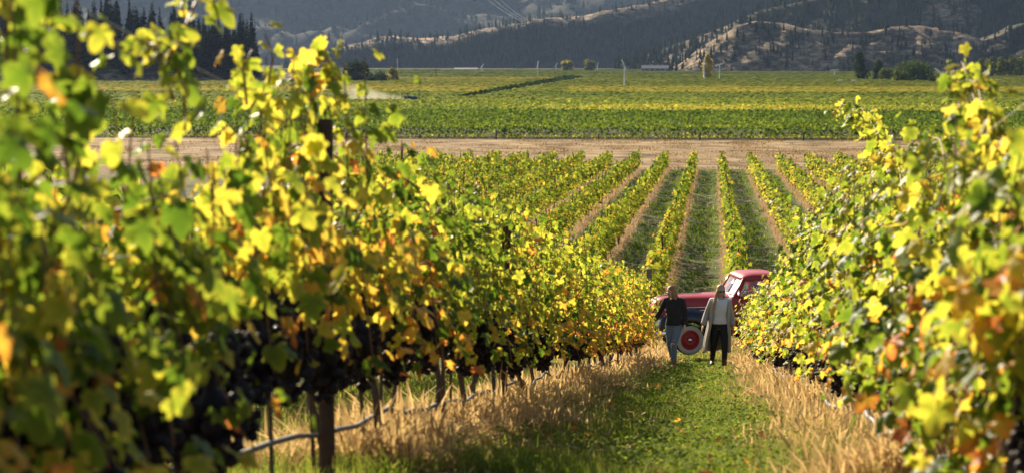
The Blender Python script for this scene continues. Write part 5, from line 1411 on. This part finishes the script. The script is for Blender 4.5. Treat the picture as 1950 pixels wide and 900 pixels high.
# --- left: black jumper, blue ripped jeans, head turned down to her right (picture left)
def build_left(o):
    hipL, hipR = Vector((-.085, .0, .84)), Vector((.085, .0, .84))
    kL, kR = Vector((-.075, -.04, .47)), Vector((.045, -.16, .48))
    aL, aR = Vector((-.055, .16, .12)), Vector((.04, -.12, .085))
    shL, shR = Vector((-.165, 0, 1.375)), Vector((.165, 0, 1.375))
    eL, eR = Vector((-.30, .02, 1.13)), Vector((.225, .05, 1.10)); wL, wR = Vector((-.395, -.03, .93)), Vector((.235, -.03, .865))
    H = Vector((-.055, -.055, 1.545)); R3 = Matrix.Rotation(radians(-38), 3, 'Z') @ Matrix.Rotation(radians(20), 3, 'X')
    b = bmesh.new(); torso(b)
    add_tube(b, [(0, 0, 1.38), (-.02, -.01, 1.45), H + Vector((.01, .02, -.02))], [.055, .050, .050], 12)
    T = head(b, H, R3)
    for h_, k_, a_ in ((hipL, kL, aL), (hipR, kR, aR)): limb(b, [h_, k_, k_.lerp(a_, .3), a_, a_ + Vector((0, -.02, -.05))], [.085, .056, .054, .038, .035], 12)
    for s_, e_, w_, q in ((shL, eL, wL, 1), (shR, eR, wR, -1)):
        limb(b, [Vector((s_.x * .6, 0, s_.z)), s_, e_, w_], [.05, .050, .038, .027], 10)
    hand(b, wL, (wL - eL) + Vector((0, 0, -.05)), (.6, .2, -.1), (0, -1, 0), .55); hand(b, wR, (wR - eR) + Vector((0, 0, -.05)), (-1, .2, 0), (0, -1, .1), .6)
    body = merged("body", b, M_SKIN, o, .0065, 2)
    b = bmesh.new(); torso(b, .024, 0, .86, 1.40)
    add_tube(b, [(0, .0, .87), (0, 0, .93), (0, 0, 1.0)], [(.180, .135), (.178, .132), (.160, .122)], 18, ref=Vector((1, 0, 0)))
    for s_, e_, w_ in ((shL, eL, wL), (shR, eR, wR)): limb(b, [Vector((s_.x * .5, 0, s_.z - .01)), s_, e_, e_.lerp(w_, .6), w_.lerp(e_, .06)], [.07, .068, .056, .050, .042], 12)
    add_tube(b, [(0, 0, 1.385), (-.008, -.004, 1.425)], [(.085, .075), (.066, .062)], 12); merged("sweater", b, M_SWEAT, o, .010, 3)
    b = bmesh.new()
    for h_, k_, a_ in ((hipL, kL, aL), (hipR, kR, aR)): limb(b, [h_ + Vector((0, 0, .03)), h_.lerp(k_, .5), k_, k_.lerp(a_, .35), a_.lerp(k_, .16)], [.100, .085, .066, .064, .052], 14)
    add_tube(b, [(0, 0, .80), (0, .008, .86), (0, 0, .93)], [(.160, .120), (.182, .132), (.172, .122)], 18, ref=Vector((1, 0, 0))); merged("jeans", b, M_JEAN, o, .010, 3)
    b = bmesh.new(); ball(b, kR + Vector((0, -.056, .02)), (.034, .018, .022)); ball(b, kR + Vector((.01, -.062, .10)), (.028, .014, .010)); ball(b, kL + Vector((0, -.058, -.02)), (.026, .014, .010)); obj("knee_rip", b, M_SKIN, o)
    boot("boot", M_BOOT, o, aL, kL, (-.1, -1, 0)); boot("boot", M_BOOT, o, aR, kR, (.05, -1, 0))
    # shoulder-length hair parted off the face
    b = bmesh.new()
    def TT(p): return T(p)
    for p, rr_ in (((0, .03, .040), (.088, .092, .090)), ((0, .058, -.03), (.084, .062, .11)), ((0, .055, -.12), (.085, .055, .075)), ((.062, .005, -.06), (.030, .050, .115)), ((-.064, .015, -.055), (.028, .045, .115))):
        ret = bmesh.ops.create_icosphere(b, subdivisions=3, radius=1)
        for v in ret["verts"]: v.co = TT((p[0] + v.co.x * rr_[0], p[1] + v.co.y * rr_[1], p[2] + v.co.z * rr_[2]))
    rr2 = random.Random(4)
    for i in range(26):
        a = rr2.uniform(-2.6, 2.6); q = TT((.080 * sin(a), .03 + .055 * cos(a) * .9, .02)); e = TT((.085 * sin(a) + rr2.uniform(-.02, .02), .035 + .06 * cos(a), -.16 - rr2.uniform(0, .07)))
        add_tube(b, [q, q.lerp(e, .5) + (q - H) * .12, e], [.013, .012, .004], 6)
    merged("hair", b, M_BROWN, o, .009, 1)
    for s_ in (-1, 1):
        b = bmesh.new(); ball(b, T((s_ * .030, -.081, .000)), (.012, .006, .006)); obj("eye", b, M_EYE, body)
    b = bmesh.new(); ball(b, T((0, -.088, -.060)), (.020, .006, .008)); obj("lips", b, M_LIP, body)
# --- right: long grey cardigan over white tee, black jeans, sunglasses, long blonde hair
def build_right(o):
    hipL, hipR = Vector((-.085, 0, .86)), Vector((.085, 0, .86))
    kL, kR = Vector((-.115, .03, .48)), Vector((.085, -.15, .50)); aL, aR = Vector((-.125, .27, .16)), Vector((.080, -.19, .09))
    shL, shR = Vector((-.160, 0, 1.395)), Vector((.160, 0, 1.395))
    eL, eR = Vector((-.262, .06, 1.12)), Vector((.235, .07, 1.11)); wL, wR = Vector((-.345, -.07, .90)), Vector((.262, -.03, .875))
    H = Vector((.015, -.02, 1.585)); R3 = Matrix.Rotation(radians(6), 3, 'Z') @ Matrix.Rotation(radians(5), 3, 'X')
    b = bmesh.new(); bb = bmesh.new(); torso(b)
    for v in b.verts: v.co.z += .025
    add_tube(b, [(0, 0, 1.40), (.005, -.005, 1.49), H + Vector((0, .015, -.02))], [.055, .050, .050], 12)
    T = head(b, H, R3)
    for h_, k_, a_ in ((hipL, kL, aL), (hipR, kR, aR)): limb(b, [h_, k_, k_.lerp(a_, .3), a_, a_ + Vector((0, -.02, -.05))], [.085, .056, .054, .038, .035], 12)
    for s_, e_, w_ in ((shL, eL, wL), (shR, eR, wR)): limb(b, [Vector((s_.x * .6, 0, s_.z)), s_, e_, w_], [.05, .050, .038, .027], 10)
    hand(b, wL, (wL - eL) + Vector((.02, 0, -.06)), (1, .2, 0), (0, -1, 0), .6); hand(b, wR, (wR - eR) + Vector((-.02, 0, -.06)), (-1, .2, 0), (0, -1, 0), .6)
    body = merged("body", b, M_SKIN, o, .0065, 2); bb.free()
    b = bmesh.new(); torso(b, .016, 0, .94, 1.40)
    for v in b.verts: v.co.z += .025; v.co.y -= .006
    add_tube(b, [(0, -.004, .93), (0, -.004, .99), (0, 0, 1.06)], [(.178, .132), (.172, .128), (.150, .115)], 18, ref=Vector((1, 0, 0)))
    for s_, e_ in ((shL, eL), (shR, eR)): limb(b, [Vector((s_.x * .5, 0, s_.z - .02)), s_, s_.lerp(e_, .45)], [.07, .062, .056], 12)
    merged("t_shirt", b, M_TEE, o, .009, 3)
    b = bmesh.new()
    for h_, k_, a_ in ((hipL, kL, aL), (hipR, kR, aR)): limb(b, [h_ + Vector((0, 0, .03)), h_.lerp(k_, .5), k_, k_.lerp(a_, .35), a_.lerp(k_, .14)], [.100, .084, .064, .060, .048], 14)
    add_tube(b, [(0, 0, .82), (0, .008, .88), (0, 0, .98)], [(.160, .120), (.180, .132), (.156, .114)], 18, ref=Vector((1, 0, 0))); merged("jeans", b, M_BJEAN, o, .010, 3)
    boot("boot", M_DBOOT, o, aL, kL, (-.06, -1, 0)); boot("boot", M_DBOOT, o, aR, kR, (.06, -1, 0))
    # cardigan: open front, hanging to the calves
    b = bmesh.new(); rows = []
    for z, a_, c_, op, sx in ((1.435, .115, .075, 58, 0), (1.40, .188, .105, 52, 0), (1.30, .198, .135, 48, 0), (1.15, .192, .140, 44, 0), (1.0, .205, .145, 44, -.01), (.80, .230, .16, 46, -.025), (.60, .25, .175, 49, -.045), (.42, .262, .185, 52, -.055), (.36, .265, .188, 53, -.055)):
        row = []
        for i in range(40):
            a = radians(-90 + op + (360 - 2 * op) * i / 39)
            w_ = 1 + .055 * sin(i * 1.05) * np.clip((1.25 - z) / .6, 0, 1)
            row.append(Vector((a_ * cos(a) * w_ + sx, c_ * sin(a) * w_ + .012, z + .02 * sin(i * .5) * (z < .5))))
        rows.append(row)
    add_loft(b, rows, closed=False, cap=False); c = obj("cardigan", b, M_CARD, o); md = c.modifiers.new("thick", 'SOLIDIFY'); md.thickness = .014; md.offset = 1
    for s_, e_, w_ in ((shL, eL, wL), (shR, eR, wR)):
        b = bmesh.new(); limb(b, [s_ * .80 + Vector((0, 0, .27)), s_ + Vector((0, 0, -.01)), e_, e_.lerp(w_, .55), w_.lerp(e_, .10)], [.058, .062, .056, .055, .050], 14); obj("sleeve", b, M_CARD, c)
    b = bmesh.new()
    for p, rr_ in (((0, .028, .042), (.086, .090, .088)), ((0, .060, -.05), (.078, .055, .12)), ((-.066, .01, -.05), (.026, .05, .11)), ((.066, .02, -.05), (.022, .045, .10))):
        ret = bmesh.ops.create_icosphere(b, subdivisions=3, radius=1)
        for v in ret["verts"]: v.co = T((p[0] + v.co.x * rr_[0], p[1] + v.co.y * rr_[1], p[2] + v.co.z * rr_[2]))
    rr2 = random.Random(8)
    for i in range(22):       # long lock over her right shoulder (picture left)
        u = rr2.random(); q = T((-.070 + .02 * u, .0 - .02 * rr2.random(), .03)); e = Vector((-.16 + .05 * u, -.12 - .03 * rr2.random(), 1.20 + .10 * rr2.random()))
        mid = Vector((-.115 + .04 * u, -.085, 1.43)); add_tube(b, [q, q.lerp(mid, .5) + Vector((-.012, 0, 0)), mid, mid.lerp(e, .5) + Vector((-.008, -.012, 0)), e], [.013, .015, .016, .014, .005], 6)
    for i in range(22):       # the rest down her back
        a = rr2.uniform(-1.6, 1.6); q = T((.075 * sin(a), .04 + .05 * cos(a), .0)); e = Vector((.10 * sin(a), .10, 1.22 + .08 * rr2.random())); add_tube(b, [q, q.lerp(e, .5) + Vector((0, .03, 0)), e], [.016, .018, .006], 6)
    merged("hair", b, M_BLOND, o, .009, 1)
    b = bmesh.new()
    for s_ in (-1, 1): ball(b, T((s_ * .032, -.088, .004)), (.029, .010, .022))
    add_tube(b, [T((-.075, .01, .012)), T((-.066, -.07, .012)), T((0, -.099, .012)), T((.066, -.07, .012)), T((.075, .01, .012))], .005, 6); obj("sunglasses", b, M_DARK, o)
    b = bmesh.new(); ball(b, T((0, -.088, -.060)), (.022, .006, .009)); obj("lips", b, M_LIP, body)
pl_ = at_y(1283, 690, 42.0); pr_ = at_y(1370, 704, 40.3)
person(pl_.x, pl_.y, max(0.03, pl_.z - g(pl_.x, pl_.y)) if pl_.z - g(pl_.x, pl_.y) < .12 else .05, "person in a black jumper and ripped blue jeans looking down beside the truck's front wheel", 1.035, build_left, radians(-14))
person(pr_.x, pr_.y, .03, "person in a long grey cardigan, white top and black jeans wearing sunglasses", 1.02, build_right, radians(5))
# ================================================================== AIR
mh = bpy.data.materials.new("haze"); mh.use_nodes = True
n = mh.node_tree.nodes; L = mh.node_tree.links; n.remove(n["Principled BSDF"])
pv = n.new("ShaderNodeVolumePrincipled"); pv.inputs["Color"].default_value = (.46, .64, 1.0, 1); pv.inputs["Density"].default_value = HAZE
pv.inputs["Anisotropy"].default_value = 0.2
L.new(pv.outputs[0], n["Material Output"].inputs["Volume"])
b = bmesh.new(); add_box(b, -4200, 4200, -90, 9600, -5, 460); hz = obj("haze", b, mh, None, False); tag(hz, kind="stuff")
